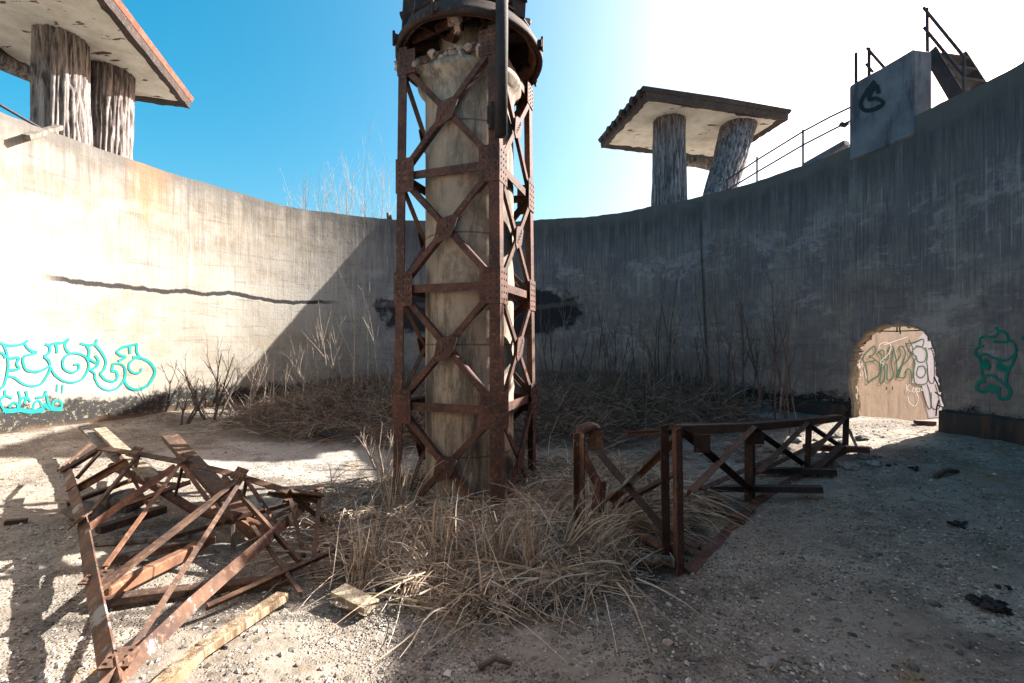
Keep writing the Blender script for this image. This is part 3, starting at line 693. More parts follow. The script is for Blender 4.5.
def roof(parent, corners, zs, th, red, lumps, rise=.35):
    # corners: far-right, far-left, near-left, near-right of the soffit (horizontal)
    P = [Vector((c.x, c.y, zs)) for c in corners]; c = sum(P, Vector()) / 4
    mb = MB(); n = 14
    for i in range(n + 1):
        for j in range(n + 1):
            u, v = i / n, j / n; p = (P[0] * (1 - u) + P[1] * u) * (1 - v) + (P[3] * (1 - u) + P[2] * u) * v
            p = c + (p - c) * .965
            mb.v.append(Vector((p.x, p.y, zs + .012 * nz(p.x * 2, p.y * 2) - .0)))
    for i in range(n):
        for j in range(n): q = i * (n + 1) + j; mb.f.append((q, q + n + 1, q + n + 2, q + 1))
    mb.build('soffit', M_soffit, parent, True)
    for e in range(4):     # rotten dark fascia below, roof edging above
        a, b = P[e], P[(e + 1) % 4]; d = (b - a).normalized(); o = Vector((d.y, -d.x, 0))
        if o.dot((a + b) / 2 - c) < 0: o = -o
        mb = MB(); m = 30
        for i in range(m + 1):
            p = a + (b - a) * i / m; dz = -.05 - .05 * abs(fbm(p.x * 2.2, p.y * 2.2, e, 3)); inn = .16 + .14 * abs(fbm(p.x * 1.7 + 3, p.y * 1.7, e, 3))
            for q in (p - o * inn + Vector((0, 0, -.004)), p + Vector((0, 0, dz)), p + o * .02 + Vector((0, 0, .12)), p - o * .1 + Vector((0, 0, .12))): mb.v.append(q)
        for i in range(m):
            for j in range(3): mb.f.append((i * 4 + j, i * 4 + j + 1, i * 4 + 5 + j, i * 4 + 4 + j))
        mb.build('fascia', M_roof_dark, parent)
    top = MB()
    Q = [c + (p - c) * 1.02 + Vector((0, 0, .122)) for p in P]; Q2 = [c + (p - c) * 1.04 + Vector((0, 0, .122 + th)) for p in P]
    top.box8(Q + Q2)
    rid = (Q2[0] + Q2[1]) / 2 + Vector((0, 0, rise)); rid2 = (Q2[2] + Q2[3]) / 2 + Vector((0, 0, rise))
    top.quad(Q2[0], rid, rid2, Q2[3]); top.quad(rid, Q2[1], Q2[2], rid2); n = len(top.v); top.v += [Q2[0], Q2[1], rid, Q2[2], Q2[3], rid2]; top.f += [(n, n + 1, n + 2), (n + 3, n + 4, n + 5)]
    cover = top.build('roof_cover', red, parent)
    if lumps:
        for i in range(9):
            f = (i + .5) / 9; p = P[1].lerp(P[2], f); mb = MB(); o = (P[1] - P[0]).normalized()
            q = p + o * random.uniform(.02, .1) + Vector((0, 0, .13)); mb.tube([q - o * .35, q + o * random.uniform(.02, .12)], [.11, .1], 8); mb.build('ridge_tile', M_roof_dark, cover)
# left shelter
ZS = 7.6
K1, K2 = W(190, 106, ZS), W(42, 86, ZS); sd = Vector((.297, -.955, 0)); 
LS = thing('park_shelter', tuple(W(85, 55, ZS) * 1 - Vector((0, 0, ZS - 4.9))), 'large flat roofed shelter with red edging on two thick bark trunks above the left wall', 'shelter')
roof(LS, [K1, K2, K2 + sd * 4.4, K1 + sd * 4.4], ZS, .12, M_roof_red, False)
p = W(62, 38, ZS); trunk((p.x - .02, p.y, 4.6), (p.x, p.y, ZS + .05), .40, .37, LS, M_bark, 1.3)
p = W(111, 72, ZS); trunk((p.x - .15, p.y, 4.6), (p.x, p.y, ZS + .05), .40, .38, LS, M_bark, 5.7)
p = W(97, 68, ZS); mb = MB(); mb.tube([(p.x, p.y + .05, 4.7), (p.x, p.y + .05, ZS)], [.3, .26], 16, True, .2); mb.build('inner_post', M_peel, LS, True, label='brown barkless post between the trunks')
mb = MB(); mb.tube([W(0, 58, ZS - .25) + Vector((-.2, -.1, 0)), W(40, 78, ZS - .25)], [.16, .17], 12, True, .1); mb.build('cross_log', M_bark, LS, True)
# right shelter
ZS = 7.9
NL, NR, FL = W(645, 96, ZS), W(788, 118, ZS), W(601, 146, ZS); FR = FL + (NR - NL)
RS = thing('park_shelter', tuple(Vector((5.3, 12.9, 5.0))), 'dark edged flat roof shelter on one upright and one leaning trunk above the right wall', 'shelter')
roof(RS, [FR, FL, NL, NR], ZS, .1, M_roof_dark, True, .03)
p = W(669, 121, ZS); trunk((p.x, p.y, 4.7), (p.x, p.y, ZS + .05), .45, .41, RS, M_bare, 9.1, .09, label='upright grey split trunk')
p = W(737, 128, ZS); trunk((5.4, 11.95, 4.7), (p.x, p.y - .1, ZS + .05), .34, .46, RS, M_bare, 3.3, .09, label='leaning grey trunk')
mb = MB(); mb.tube([WD(680, 160, 13.6), WD(698, 161, 13.6), WD(716, 166, 13.6)], [.16, .18, .17], 12, True, .25); mb.build('cross_log', M_bark, RS, True)

# ------------------------------------------------------------------ concrete column, lattice tower, drum
CB = floor_z(TOWER.x, TOWER.y)
CO = thing('concrete_column', (TOWER.x, TOWER.y, CB), 'round weathered concrete column standing inside the rusty lattice tower', 'column')
mb = MB(); prof = []
for i in range(60):
    z = CB - .3 + (4.75 - CB + .3) * i / 59; prof.append((.595 + (.012 if abs(z - .95) < .05 or abs(z - 2.35) < .05 else 0), z))
prof += [(.60, 4.85), (.63, 4.93), (.70, 4.99), (.70, 5.06), (.2, 5.07)]
mb.lathe((TOWER.x, TOWER.y, 0), prof, 96, .0025); mb.build('shaft', M_column, CO, True)
TA = math.atan2(-.43, -.9)          # direction of the left post
def post_pt(k, z):
    h = .995 * (1.035 - .013 * (z + .6))
    a = TA + k * math.pi / 2; return Vector((TOWER.x + h * math.cos(a), TOWER.y + h * math.sin(a), z))
# k: 0 left, 1 front, 2 right, 3 back
TW = thing('lattice_tower', (TOWER.x, TOWER.y, CB), 'rusty riveted four post lattice tower caging the concrete column', 'tower')
LV = [-.66, .79, 2.26, 3.69, 5.12]
def pdir(k): a = post_pt(k, 1); b = post_pt((k + 1) % 4, 1); return (b - a).normalized()
for k in range(4):
    mb = MB(); mb.angle(post_pt(k, -.75), post_pt(k, 5.32), .12, .016, pdir(k), -pdir((k + 3) % 4)); mb.build('post', M_rust, TW)
def rivets(mb, c, a, b, nrm, w, h, nx, ny):
    for i in range(nx):
        for j in range(ny):
            p = c + a * (w * ((i + .5) / nx - .5)) + b * (h * ((j + .5) / ny - .5))
            mb.lathe_dome(p, nrm, .013)
def dome(self, p, nrm, r):
    n = len(self.v); a = nrm.cross(Vector((0.3, .2, 1))).normalized(); b = nrm.cross(a)
    for rr, h in ((r, 0), (r * .75, r * .6)):
        for k in range(6): t = k * math.pi / 3; self.v.append(p + (a * math.cos(t) + b * math.sin(t)) * rr + nrm * h)
    for k in range(6): k2 = (k + 1) % 6; self.f.append((n + k, n + k2, n + 6 + k2, n + 6 + k))
    self.f.append(tuple(n + 6 + k for k in range(6)))
MB.lathe_dome = dome
for k in range(4):
    k2 = (k + 1) % 4; d = pdir(k); nrm = Vector((d.y, -d.x, 0))
    if nrm.dot(post_pt(k, 1) + post_pt(k2, 1) - TOWER * 2) < 0: nrm = -nrm
    U = Vector((0, 0, 1))
    for li in range(5):
        z = LV[li]
        a, b = post_pt(k, z), post_pt(k2, z)
        if li > 0:
            mb = MB(); mb.bar(a - nrm * .03, b - nrm * .03, U * .05, nrm * .006); mb.bar(a - nrm * .06 + U * .035, b - nrm * .06 + U * .035, U * .006, nrm * .023); mb.build('crossbar', M_rust, TW)
        hh = .215 if li not in (4, 0) else .15
        for c, sg in ((a, 1), (b, -1)):       # gusset plates at the posts
            w = .26; cc = c + d * sg * (w / 2 - .015) + nrm * .012
            mb = MB(); mb.bar(cc - d * w / 2, cc + d * w / 2, U * hh, nrm * .005); rivets(mb, cc + nrm * .006, d, U, nrm, w * .9, hh * 1.8, 3, 5); mb.build('gusset_plate', M_rust, TW)
        if li == 4: continue
        z2 = LV[li + 1]; e = .06
        A, B, A2, B2 = post_pt(k, z + e) + d * .08, post_pt(k2, z + e) - d * .08, post_pt(k, z2 - e) + d * .08, post_pt(k2, z2 - e) - d * .08
        for p, q, of in ((A, B2, .0), (B, A2, .018)):
            ax = (q - p).normalized(); pe = ax.cross(nrm)
            mb = MB(); mb.bar(p - nrm * of, q - nrm * of, pe * .036, nrm * .006); mb.bar(p - nrm * (of + .036) + pe * .036, q - nrm * (of + .036) + pe * .036, pe * .006, nrm * .028)
            mb.build('brace', M_rust, TW)
        c = (A + B + A2 + B2) / 4 + nrm * .014; ax = (B2 - A).normalized(); pe = (A2 - B).normalized()
        mb = MB(); n = len(mb.v); pts = [c + ax * .2 + pe * .02, c + ax * .03 + pe * .13, c - ax * .03 + pe * .13, c - ax * .2 + pe * .02, c - ax * .2 - pe * .05, c - pe * .13, c + ax * .2 - pe * .05]
        m = len(pts); mb.v += [p - nrm * .005 for p in pts] + [p + nrm * .005 for p in pts]
        mb.f.append(tuple(range(n, n + m))); mb.f.append(tuple(n + m + i for i in reversed(range(m))))
        for i in range(m): i2 = (i + 1) % m; mb.f.append((n + i, n + i2, n + m + i2, n + m + i))
        rivets(mb, c + nrm * .006, ax, U, nrm, .28, .06, 4, 2); mb.build('centre_plate', M_rust, TW)
pf = post_pt(1, 4.0) + Vector((.03, -.1, 0))
mb = MB(); mb.tube([(pf.x, pf.y, 3.95), (pf.x + .01, pf.y, 5.2), (pf.x, pf.y, 6.6)], .072, 14); pipe_o = mb.build('pipe', M_iron_black, TW, True, label='black vertical pipe at the front post')
mb = MB(); mb.tube([(pf.x - .11, pf.y + .05, 4.05), (pf.x - .11, pf.y + .05, 4.35)], .04, 8); mb.bar(Vector((pf.x - .16, pf.y + .03, 4.2)), Vector((pf.x + .02, pf.y + .03, 4.2)), Vector((0, 0, .1)), Vector((0, .012, 0))); mb.build('bracket', M_rust_dark, pipe_o)
# broken concrete lying on the top crossbar between left and front posts
mb = MB()
for i in range(64):
    f = .03 + .84 * i / 63; p = post_pt(0, 5.2).lerp(post_pt(1, 5.2), f) + Vector((.04, .13, 0)); r = random.uniform(.045, .1)
    mb.rock((p.x + random.uniform(-.05, .05), p.y + random.uniform(-.07, .07), 5.10 + .03 * math.sin(i * .5) + random.uniform(-.03, .06)), r, 2, .8, i * .37, .45)
single(mb, 'broken_concrete', M_pale_rubble, 'pale lumps of broken concrete heaped on the tower top below the drum', 'rubble')
# drum
DR = thing('steel_drum', (TOWER.x, TOWER.y, 5.1), 'big rusted open bottomed steel drum on top of the column', 'drum')
c0 = (TOWER.x, TOWER.y, 0)
mb = MB(); mb.lathe(c0, [(.93, 5.36), (.985, 5.36), (.985, 5.44), (.94, 5.46), (.91, 5.56), (.80, 5.68), (.62, 5.74), (.55, 5.76), (.55, 6.1), (.50, 6.1), (.50, 5.73), (.60, 5.70), (.77, 5.64), (.87, 5.54), (.90, 5.45), (.93, 5.44)], 64, .012, True); shell = mb.build('drum_shell', M_rust_dark, DR, True)
mb = MB(); mb.lathe(c0, [(.82, 5.60), (.86, 5.50), (.915, 5.41), (.88, 5.39), (.80, 5.52)], 64, .025, True); mb.build('inner_flange', M_rust_orange, DR, True)
mb = MB(); mb.lathe(c0, [(.85, 5.665), (.5, 5.72), (.01, 5.73), (.01, 5.76), (.5, 5.75), (.85, 5.69)], 48, .01, True); mb.build('ceiling_plate', M_rust_dark, DR, True)
mb = MB(); mb.lathe(c0, [(.2, 5.06), (.40, 5.08), (.43, 5.25), (.36, 5.5), (.42, 5.7), (.2, 5.72)], 40, .12); mb.build('core', M_column, DR, True)
for i in range(10):
    a = i * 2 * math.pi / 10 + .2; u = Vector((math.cos(a), math.sin(a), 0)); s = Vector((-u.y, u.x, 0)); mb = MB()
    c = Vector(c0); mb.bar(c + u * .42 + Vector((0, 0, 5.60)), c + u * .88 + Vector((0, 0, 5.50)), s * .012, Vector((0, 0, .06))); mb.build('rib', M_rust_dark, DR)
for i in range(8):
    a = i * 2 * math.pi / 8 + .45; u = Vector((math.cos(a), math.sin(a), 0)); c = Vector(c0) + u * .99; mb = MB()
    s = Vector((-u.y, u.x, 0)); mb.bar(c + Vector((0, 0, 5.38)), c + Vector((0, 0, 5.47)), u * .035, s * .04); mb.tube([c + u * .03 + Vector((0, 0, 5.34)), c + u * .03 + Vector((0, 0, 5.52))], .018, 6); mb.build('lug', M_rust_dark, shell)
mb = MB(); mb.lathe(c0, [(.56, 5.78), (.72, 5.78), (.72, 5.9), (.56, 5.9)], 48, .01, True); mb.build('top_ring', M_rust_dark, DR, True)
for i, (dx, dy) in enumerate([(.25, -.3), (.32, -.45), (.2, -.55)]):
    mb = MB(); p = TOWER + Vector((dx, dy, 5.3)); pts = [p + Vector((.04 * math.sin(j * 1.9 + i), .04 * math.cos(j * 1.3), .075 * j)) for j in range(7)]; mb.tube(pts, .012, 5); mb.build('wire', M_rust_paint, DR)
for i, (px, py, d, r) in enumerate([(456, 17, 5.3, .075), (458, 28, 5.4, .06), (452, 22, 5.35, .05), (527, 22, 5.9, .05), (520, 16, 5.7, .045)]):
    mb = MB(); mb.rock(WD(px, py, d), r, 2, 1.1, i * .7, .6); mb.build('concrete_crumb', M_pale_rubble, DR)
for a, b in [((412, 40, 5.7), (470, 14, 5.4)), ((420, 26, 6.2), (455, 40, 5.6)), ((505, 52, 6.4), (530, 40, 6.2))]:
    mb = MB(); mb.beam(WD(*a), WD(*b), .05, .09); mb.build('strut', M_rust, DR)
for a, dz in [(3.5, .12), (4.0, .05), (5.6, .08)]:
    mb = MB(); p = TOWER + Vector((.82 * math.cos(a), .82 * math.sin(a), 5.62)); mb.bar(p, p + Vector((.02, 0, .3 + dz)), Vector((.08, .03, 0)), Vector((-.02, .05, 0))); mb.tube([p + Vector((-.1, 0, .2)), p + Vector((.12, -.03, .24))], .05, 8); mb.build('motor_bracket', M_rust_dark, DR)

# ------------------------------------------------------------------ fallen truss, left
def GZ(px, py, up=0.0):      # ground point seen at a pixel, lifted
    z = -.2
    for _ in range(8):
        p = W(px, py, min(z + up, 1.5)); z = floor_z(p.x, p.y)
    return W(px, py, z + up)
LT = thing('fallen_truss', tuple(GZ(110, 600)), 'collapsed rusty lattice truss sprawled on the sunlit floor left of the tower', 'truss')
def member(name, pts, w, parent, mat, t=.012, roll=0.0, label=None):
    w *= .66
    mb = MB(); P = [GZ(*p) for p in pts]
    for a, b in zip(P, P[1:]): mb.iron(a, b, w, t, roll)
    return mb.build(name, mat, parent, label=label)
member('chord', [(62, 468, .34), (78, 530, .28), (88, 600, .24), (103, 700, .22)], .115, LT, M_rust_paint, .014, 2.4)
member('chord', [(106, 700, .22), (199, 606, .24), (298, 517, .30), (322, 493, .34)], .11, LT, M_rust_paint, .014, 2.6)
member('chord', [(60, 470, .36), (100, 446, .62), (140, 452, .66), (181, 459.5, .68), (228, 470, .68), (290, 489, .58), (322, 493, .45)], .085, LT, M_truss, .014, .5)
for pts, w in [([(58, 469, .34), (90, 443, .5)], .05), ([(75, 478, .34), (99, 451, .6)], .045), ([(70, 491, .32), (127, 459, .64)], .085), ([(88, 513, .3), (138, 453, .66)], .055), ([(84, 527, .29), (173, 464, .66)], .09), ([(102, 567, .26), (180, 461, .68)], .055),
               ([(93, 589, .25), (242, 475, .68)], .08), ([(128, 650, .24), (241, 477, .68)], .052), ([(181, 465, .66), (174, 494, .2)], .045), ([(185, 465, .66), (226, 521, .25)], .06), ([(245, 478, .66), (239, 509, .2)], .05), ([(248, 479, .66), (278, 522, .3)], .055),
               ([(322, 495, .42), (315, 571, .12)], .06), ([(308, 500, .4), (262, 520, .2)], .06), ([(225, 474, .66), (302, 560, .15)], .06), ([(137, 455, .64), (131, 476, .3)], .05), ([(290, 489, .56), (306, 556, .12)], .05), ([(240, 474, .67), (200, 506, .3)], .06), ([(66, 502, .2), (132, 478, .3)], .07), ([(110, 508, .1), (190, 480, .28)], .08), ([(150, 542, .1), (292, 501, .38)], .05), ([(206, 604, .12), (334, 548, .2)], .06), ([(252, 522, .3), (303, 592, .1)], .05), ([(120, 452, .6), (150, 505, .1)], .045), ([(290, 492, .5), (325, 520, .2)], .05), ([(268, 492, .55), (318, 500, .4)], .05), ([(283, 500, .5), (322, 487, .45)], .045)]:
    member('brace', pts, w, LT, random.choice([M_truss, M_truss, M_truss, M_rust_orange]), .01, random.uniform(-.5, .9))
for c, a, b in [((96, 580, .262), (116, 561, .275), (70, 578, .27)), ((120, 662, .25), (136, 640, .26), (100, 668, .25)), ((183, 460, .695), (197, 466, .69), (175, 470, .62)), ((241, 475, .695), (255, 480, .69), (232, 484, .62)), ((82, 522, .31), (97, 511, .32), (74, 528, .31)), ((136, 453, .68), (148, 456, .68), (130, 460, .62))]:
    C_, A_, B_ = GZ(*c), GZ(*a), GZ(*b); u = (A_ - C_); v = (B_ - C_); v -= u.normalized() * v.dot(u.normalized()); u = u.normalized() * .085; v = v.normalized() * .06; nn = u.cross(v).normalized()
    if nn.z < 0: nn = -nn
    mb = MB(); mb.bar(C_ - u + nn * .02, C_ + u + nn * .02, v, nn * .006)
    for i in range(3):
        for j in (-1, 1): mb.lathe_dome(C_ + u * (.6 * (i - 1)) + v * .55 * j + nn * .027, nn, .016)
    mb.build('gusset_plate', M_truss, LT)
# loose pieces lying by it
def piece(name, pts, w, h, mat, label, cat='beam', group=None, kind='box', **k):
    P = [GZ(*p) for p in pts]; mb = MB()
    for a, b in zip(P, P[1:]):
        if kind == 'box': mb.beam(a, b, w, h)
        elif kind == 'I':
            mb.beam(a, b, w, .016); mb.beam(a + Vector((0, 0, h)), b + Vector((0, 0, h)), w, .016); mb.beam(a + Vector((0, 0, h / 2)), b + Vector((0, 0, h / 2)), .014, h - .018)
        elif kind == 'pipe': pass
    if kind == 'pipe': mb.tube([p for p in P], w / 2, 10, True, .12)
    return single(mb, name, mat, label, cat, group, **k)
piece('steel_beam', [(170, 437, .62), (243, 516, .32)], .17, .06, M_truss, 'wide dark rusty beam leaning through the middle of the fallen left truss', kind='box', bevel=.006)
piece('rusty_plate', [(240, 513, .30), (272, 534, .12)], .2, .03, M_rust_orange, 'short pale bent plate at the lower end of the wide leaning beam', 'plate')
piece('plank', [(100, 429, .42), (152, 478, .42)], .13, .04, M_plank, 'broad pale speckled plank lying across the back of the fallen left truss', 'plank')
piece('plank', [(83, 427, .36), (123, 463, .36)], .11, .04, M_plank_grey, 'dull grey plank just left of the broad pale plank behind the left truss', 'plank')
piece('plank', [(140, 458, .3), (157, 478, .3)], .08, .03, M_plank_grey, 'short grey slat right of the broad pale plank behind the left truss', 'plank')
piece('bent_pipe', [(112, 466, .25), (151, 484, .2), (190, 508, .12), (238, 522, .08), (262, 544, .05)], .09, 0, M_rust, 'curved rusty pipe bending along the ground under the left truss', 'pipe', kind='pipe')
piece('steel_bar', [(98, 530, .1), (164, 509, .13)], .1, .07, M_rust_dark, 'dark flat bar lying under the middle braces of the left truss', 'bar')
piece('box_beam', [(104, 594, .1), (148, 572, .1), (187, 553, .1), (206, 540, .1)], .09, .09, M_rust_orange, 'orange rusted box beam with a broken end beside the left chord', 'beam', bevel=.01)
piece('timber_log', [(100, 601, .06), (190, 590, .06), (292, 579, .08)], .085, .07, M_truss, 'long brown squared bar lying across the floor under the left truss', 'bar', bevel=.012)
piece('plank', [(146, 700, .07), (200, 651, .075), (283, 596, .08)], .1, .06, M_plank_lit, 'sunlit yellowish plank on the floor in front of the left truss', 'plank', bevel=.008)
piece('plank', [(92, 541, .03), (190, 535, .03)], .16, .03, M_plank_grey, 'grey flat board on the shaded ground under the left truss', 'plank')
piece('steel_bar', [(112, 560, .05), (216, 539, .12)], .06, .06, M_rust_paint, 'pale notched bar lying under the lower braces of the left truss', 'bar')
piece('plank', [(150, 471, .12), (193, 475, .12)], .1, .07, M_plank_grey, 'small timber offcut behind the short uprights of the left truss', 'plank')
piece('stake', [(233, 524, .25), (233, 552, .0)], .035, .035, M_plank_grey, 'thin upright stake standing beside the lower end of the leaning beam', 'stake')
piece('plank', [(338, 590, .1), (372, 607, .08)], .13, .04, M_plank, 'short pale board end poking from the front left of the reed heap', 'plank')
piece('steel_bar', [(5, 523, .02), (27, 521, .02)], .06, .05, M_rust_dark, 'small dark bar alone on the ground at the left edge', 'bar')
for i, (px, py, r) in enumerate([(84, 517, .14), (122, 508, .17), (75, 467, .1)]):
    p = GZ(px, py); mb = MB(); mb.rock((p.x, p.y, p.z + r * .35), r, 3, .8, i * 1.7, .35); single(mb, 'boulder', M_plank_grey if i == 1 else M_stone_dark, ['flat brown stone just right of the left truss chord', 'rounded stump of stone under the left truss braces', 'small lump of rubble at the back end of the left truss chord'][i], 'stone', smooth_=True)

# ------------------------------------------------------------------ fallen truss, right
RT = thing('fallen_truss', tuple(GZ(700, 560)), 'dark rusty lattice truss standing on edge right of the reeds', 'truss')
def rmem(name, a, b, w, mat, roll=0.0, t=.012, label=None):
    mb = MB(); mb.iron(a, b, w, t, roll); return mb.build(name, mat, RT, label=label)
B_ = {580: GZ(579, 545), 684: GZ(684, 573), 752: GZ(752, 503), 804: GZ(804, 472), 842: GZ(842, 452)}
T_ = {}
for x, y in ((580, 432), (684, 428), (752, 425.5), (804, 421), (842, 416.5)):
    T_[x] = WD({580: 580, 684: 682, 752: 752, 804: 806, 842: 843}[x], y, B_[x].y)
ks = [684, 752, 804, 842]
mb = MB()
for a, b in zip(ks, ks[1:]): mb.iron(T_[a] + Vector((0, 0, .02)), T_[b] + Vector((0, 0, .02)), .085, .014, 1.6)
mb.build('chord', M_rust_dark, RT)
mb = MB(); mb.iron(T_[684], WD(628, 431, 4.4), .05, .012, 1.6); mb.build('chord', M_rust_dark, RT)
mb = MB(); P = [GZ(620, 560, .1), B_[684], B_[752], B_[804], B_[842]]
for a, b in zip(P[1:], P[2:]): mb.iron(a + Vector((0, 0, .04)), b + Vector((0, 0, .04)), .085, .014, .4)
mb.build('chord', M_rust, RT)
rmem('upright', B_[684], T_[684], .085, M_rust, .7)
rmem('upright', B_[684] + Vector((-.07, .12, 0)), T_[684] + Vector((-.07, .12, 0)), .06, M_rust_dark, .2)
rmem('upright', B_[752], T_[752], .075, M_rust_dark, .7)
rmem('upright', B_[804], T_[804], .07, M_rust_dark, .7)
rmem('upright', B_[842], T_[842], .075, M_rust_dark, .7)
for a, b in zip(ks, ks[1:]):
    lo = {684: .58, 752: .42, 804: .35}[a]; rmem('brace', B_[a].lerp(T_[a], lo) + Vector((.03, -.02, 0)), T_[b], .055, M_truss, .3); rmem('brace', T_[a] + Vector((.02, .03, 0)), B_[b].lerp(T_[b], .18) + Vector((.02, .03, 0)), .055, M_rust_dark, .5)
# front panel towards the reeds
e0, e1 = GZ(580, 535), B_[684]
rmem('upright', e0, T_[580], .075, M_rust_paint, .6)
rmem('brace', WD(607, 498, 4.4), WD(678, 430, 3.95), .075, M_rust_paint, .4)
rmem('brace', WD(603, 452, 4.5), WD(682, 545, 3.85), .075, M_rust_dark, .4)
mb = MB(); mb.iron(WD(585, 450, 4.55), WD(601, 482, 4.5), .085, .012, .2); mb.iron(WD(601, 482, 4.5), WD(598, 512, 4.45), .085, .012, .2); mb.build('brace', M_rust, RT, label='kinked rusty brace')
mb = MB(); mb.tube([WD(579, 446, 4.62), WD(579.5, 437, 4.6), WD(582, 430, 4.6), WD(590, 427, 4.62), WD(598, 428, 4.7)], [.04, .055, .06, .055, .04], 12, True, .3); mb.build('curled_end', M_rust_paint, RT, True, label='curled rusty end of the truss')
mb = MB(); mb.bar(WD(596, 441, 4.63), WD(603, 441, 4.6), Vector((0, 0, .1)), Vector((.004, .012, 0)))
mb.bar(WD(588, 440, 4.64), WD(597, 441, 4.63), Vector((0, 0, .1)), Vector((.004, .012, 0))); mb.build('gusset_plate', M_rust_paint, RT)
for a, b, m in [((605, 548, .1), (676, 562, .08), M_plank_grey), ((637, 533, .12), (679, 549, .14), M_rust_paint)]:
    mb = MB(); p, q = GZ(*a), GZ(*b); mid = (p + q) / 2 - Vector((0, 0, .03)); mb.tube([p, mid, q], .045, 8, True, .15); mb.build('bent_bar', m, RT, True)
for a, b in [((612, 505, 4.5), (676, 470, 4.2)), ((640, 520, 4.3), (700, 545, 3.8)), ((700, 487, 4.6), (775, 455, 5.6)), ((758, 470, 5.2), (828, 436, 6.4)), ((820, 474, 5.8), (858, 447, 6.6))]:
    rmem('brace', WD(*a), WD(*b), .05, M_truss, .5)
for x1, y1, x2, y2 in [(745, 432, 763, 444), (693, 434, 709, 452)]:
    mb = MB(); p = WD(x1, y1, T_[752].y if x1 > 720 else T_[684].y + .1); q = WD(x2, y2, T_[752].y if x1 > 720 else T_[684].y + .1)
    mb.bar(Vector((p.x, p.y - .02, (p.z + q.z) / 2)), Vector((q.x, p.y - .02, (p.z + q.z) / 2)), Vector((0, 0, abs(p.z - q.z) / 2)), Vector((0, .006, 0))); mb.build('gusset_plate', M_rust_dark, RT)
for pts, w, mat, lab in [([(695, 488, .12), (822, 489, .1)], .09, M_iron_black, 'long black bar lying low behind the right truss uprights'), ([(752, 470, .08), (836, 472, .06)], .1, M_iron_black, 'middle black bar lying across the sun patch beside the right truss'),
                         ([(803, 447, .08), (870, 450, .07)], .11, M_rust, 'reddish bar pointing out of the far end of the right truss'), ([(812, 474, .05), (842, 447, .2)], .09, M_rust, 'short red brace propped against the far end of the right truss'),
                         ([(700, 508, .06), (745, 520, .05)], .08, M_rust, 'red brown strip on the ground at the foot of the right truss'), ([(915, 422, .04), (935, 423, .04)], .09, M_rust, 'short brown bar on the sill of the broken hole')]:
    piece('steel_bar', pts, w, w * .7, mat, lab, 'bar')
for a, b in [((843, 420, .5), (857, 448, .02))]:
    mb = MB(); mb.tube([WD(843, 421, B_[842].y), WD(850, 432, B_[842].y), WD(857, 447, B_[842].y)], .022, 6); single(mb, 'pale_strut', M_stone, 'thin pale strut leaning off the far end of the right truss', 'strut')

# ------------------------------------------------------------------ bare saplings and shrubs
def sapling_mb(base, h, seed, r0=.014, lean=(0, 0), forks=5, spread=.5):
    rnd = random.Random(seed); mb = MB(); base = Vector(base)
    def limb(p, d, L, r, depth):
        n = 5; pts = [p]; rad = [r]; q = Vector(p); dd = Vector(d)
        for i in range(n):
            dd = (dd + Vector((rnd.uniform(-1, 1), rnd.uniform(-1, 1), rnd.uniform(-.3, .9))) * .10).normalized(); q = q + dd * L / n; pts.append(q.copy()); rad.append(max(.0022, r * (1 - .75 * (i + 1) / n)))
        mb.tube(pts, rad, 4 if depth else 5, False)
        if depth < 2:
            m = forks if depth == 0 else rnd.randint(1, 3)
            for j in range(m):
                f = rnd.uniform(.3, .95); i = min(n - 1, int(f * n)); a = rnd.uniform(0, 6.28)
                nd = (dd + Vector((math.cos(a), math.sin(a), .25)) * spread * rnd.uniform(.6, 1.3)).normalized()
                limb(pts[i].lerp(pts[i + 1], f * n - i), nd, L * rnd.uniform(.22, .45), max(.003, rad[i] * .6), depth + 1)
    limb(base - Vector((0, 0, .1)), Vector((lean[0], lean[1], 1)).normalized(), h, r0, 0)
    return mb
rnd = random.Random(21)
def add_sap(px, py_top, d, mat, label, group, seed, r0=.014, forks=5, spread=.5, lean=None):
    x = (px - CX) * d / F; z = floor_z(x, d); h = WD(px, py_top, d).z - z
    lean = lean or (rnd.uniform(-.12, .12), rnd.uniform(-.05, .05))
    mb = sapling_mb((x, d, z), h, seed, r0, lean, forks, spread)
    return single(mb, 'bare_sapling', mat, label, 'sapling', group, loc=Vector((x, d, z)))
sd_ = 100
def wall_d(px): return cyl(px, 380).y
L_left = 'thin bare sapling among others before the far wall left of the tower'
L_right = 'thin dark bare sapling among others before the shaded wall right of the tower'
for px, top in [(262, 345), (275, 352), (292, 335), (300, 318), (311, 350), (318, 305), (330, 292), (338, 340), (344, 322), (352, 288), (361, 345), (368, 300), (376, 330), (383, 300), (387, 352), (325, 355), (308, 330), (372, 350), (285, 360), (356, 360), (252, 372), (268, 365)]:
    sd_ += 1; d = min(wall_d(px) - rnd.uniform(.5, 2.0), 12.6); add_sap(px, top + rnd.uniform(-4, 4), d, M_twig_pale if rnd.random() < .65 else M_twig, L_left, 'bare saplings left of the tower', sd_, rnd.uniform(.012, .02), rnd.randint(3, 6))
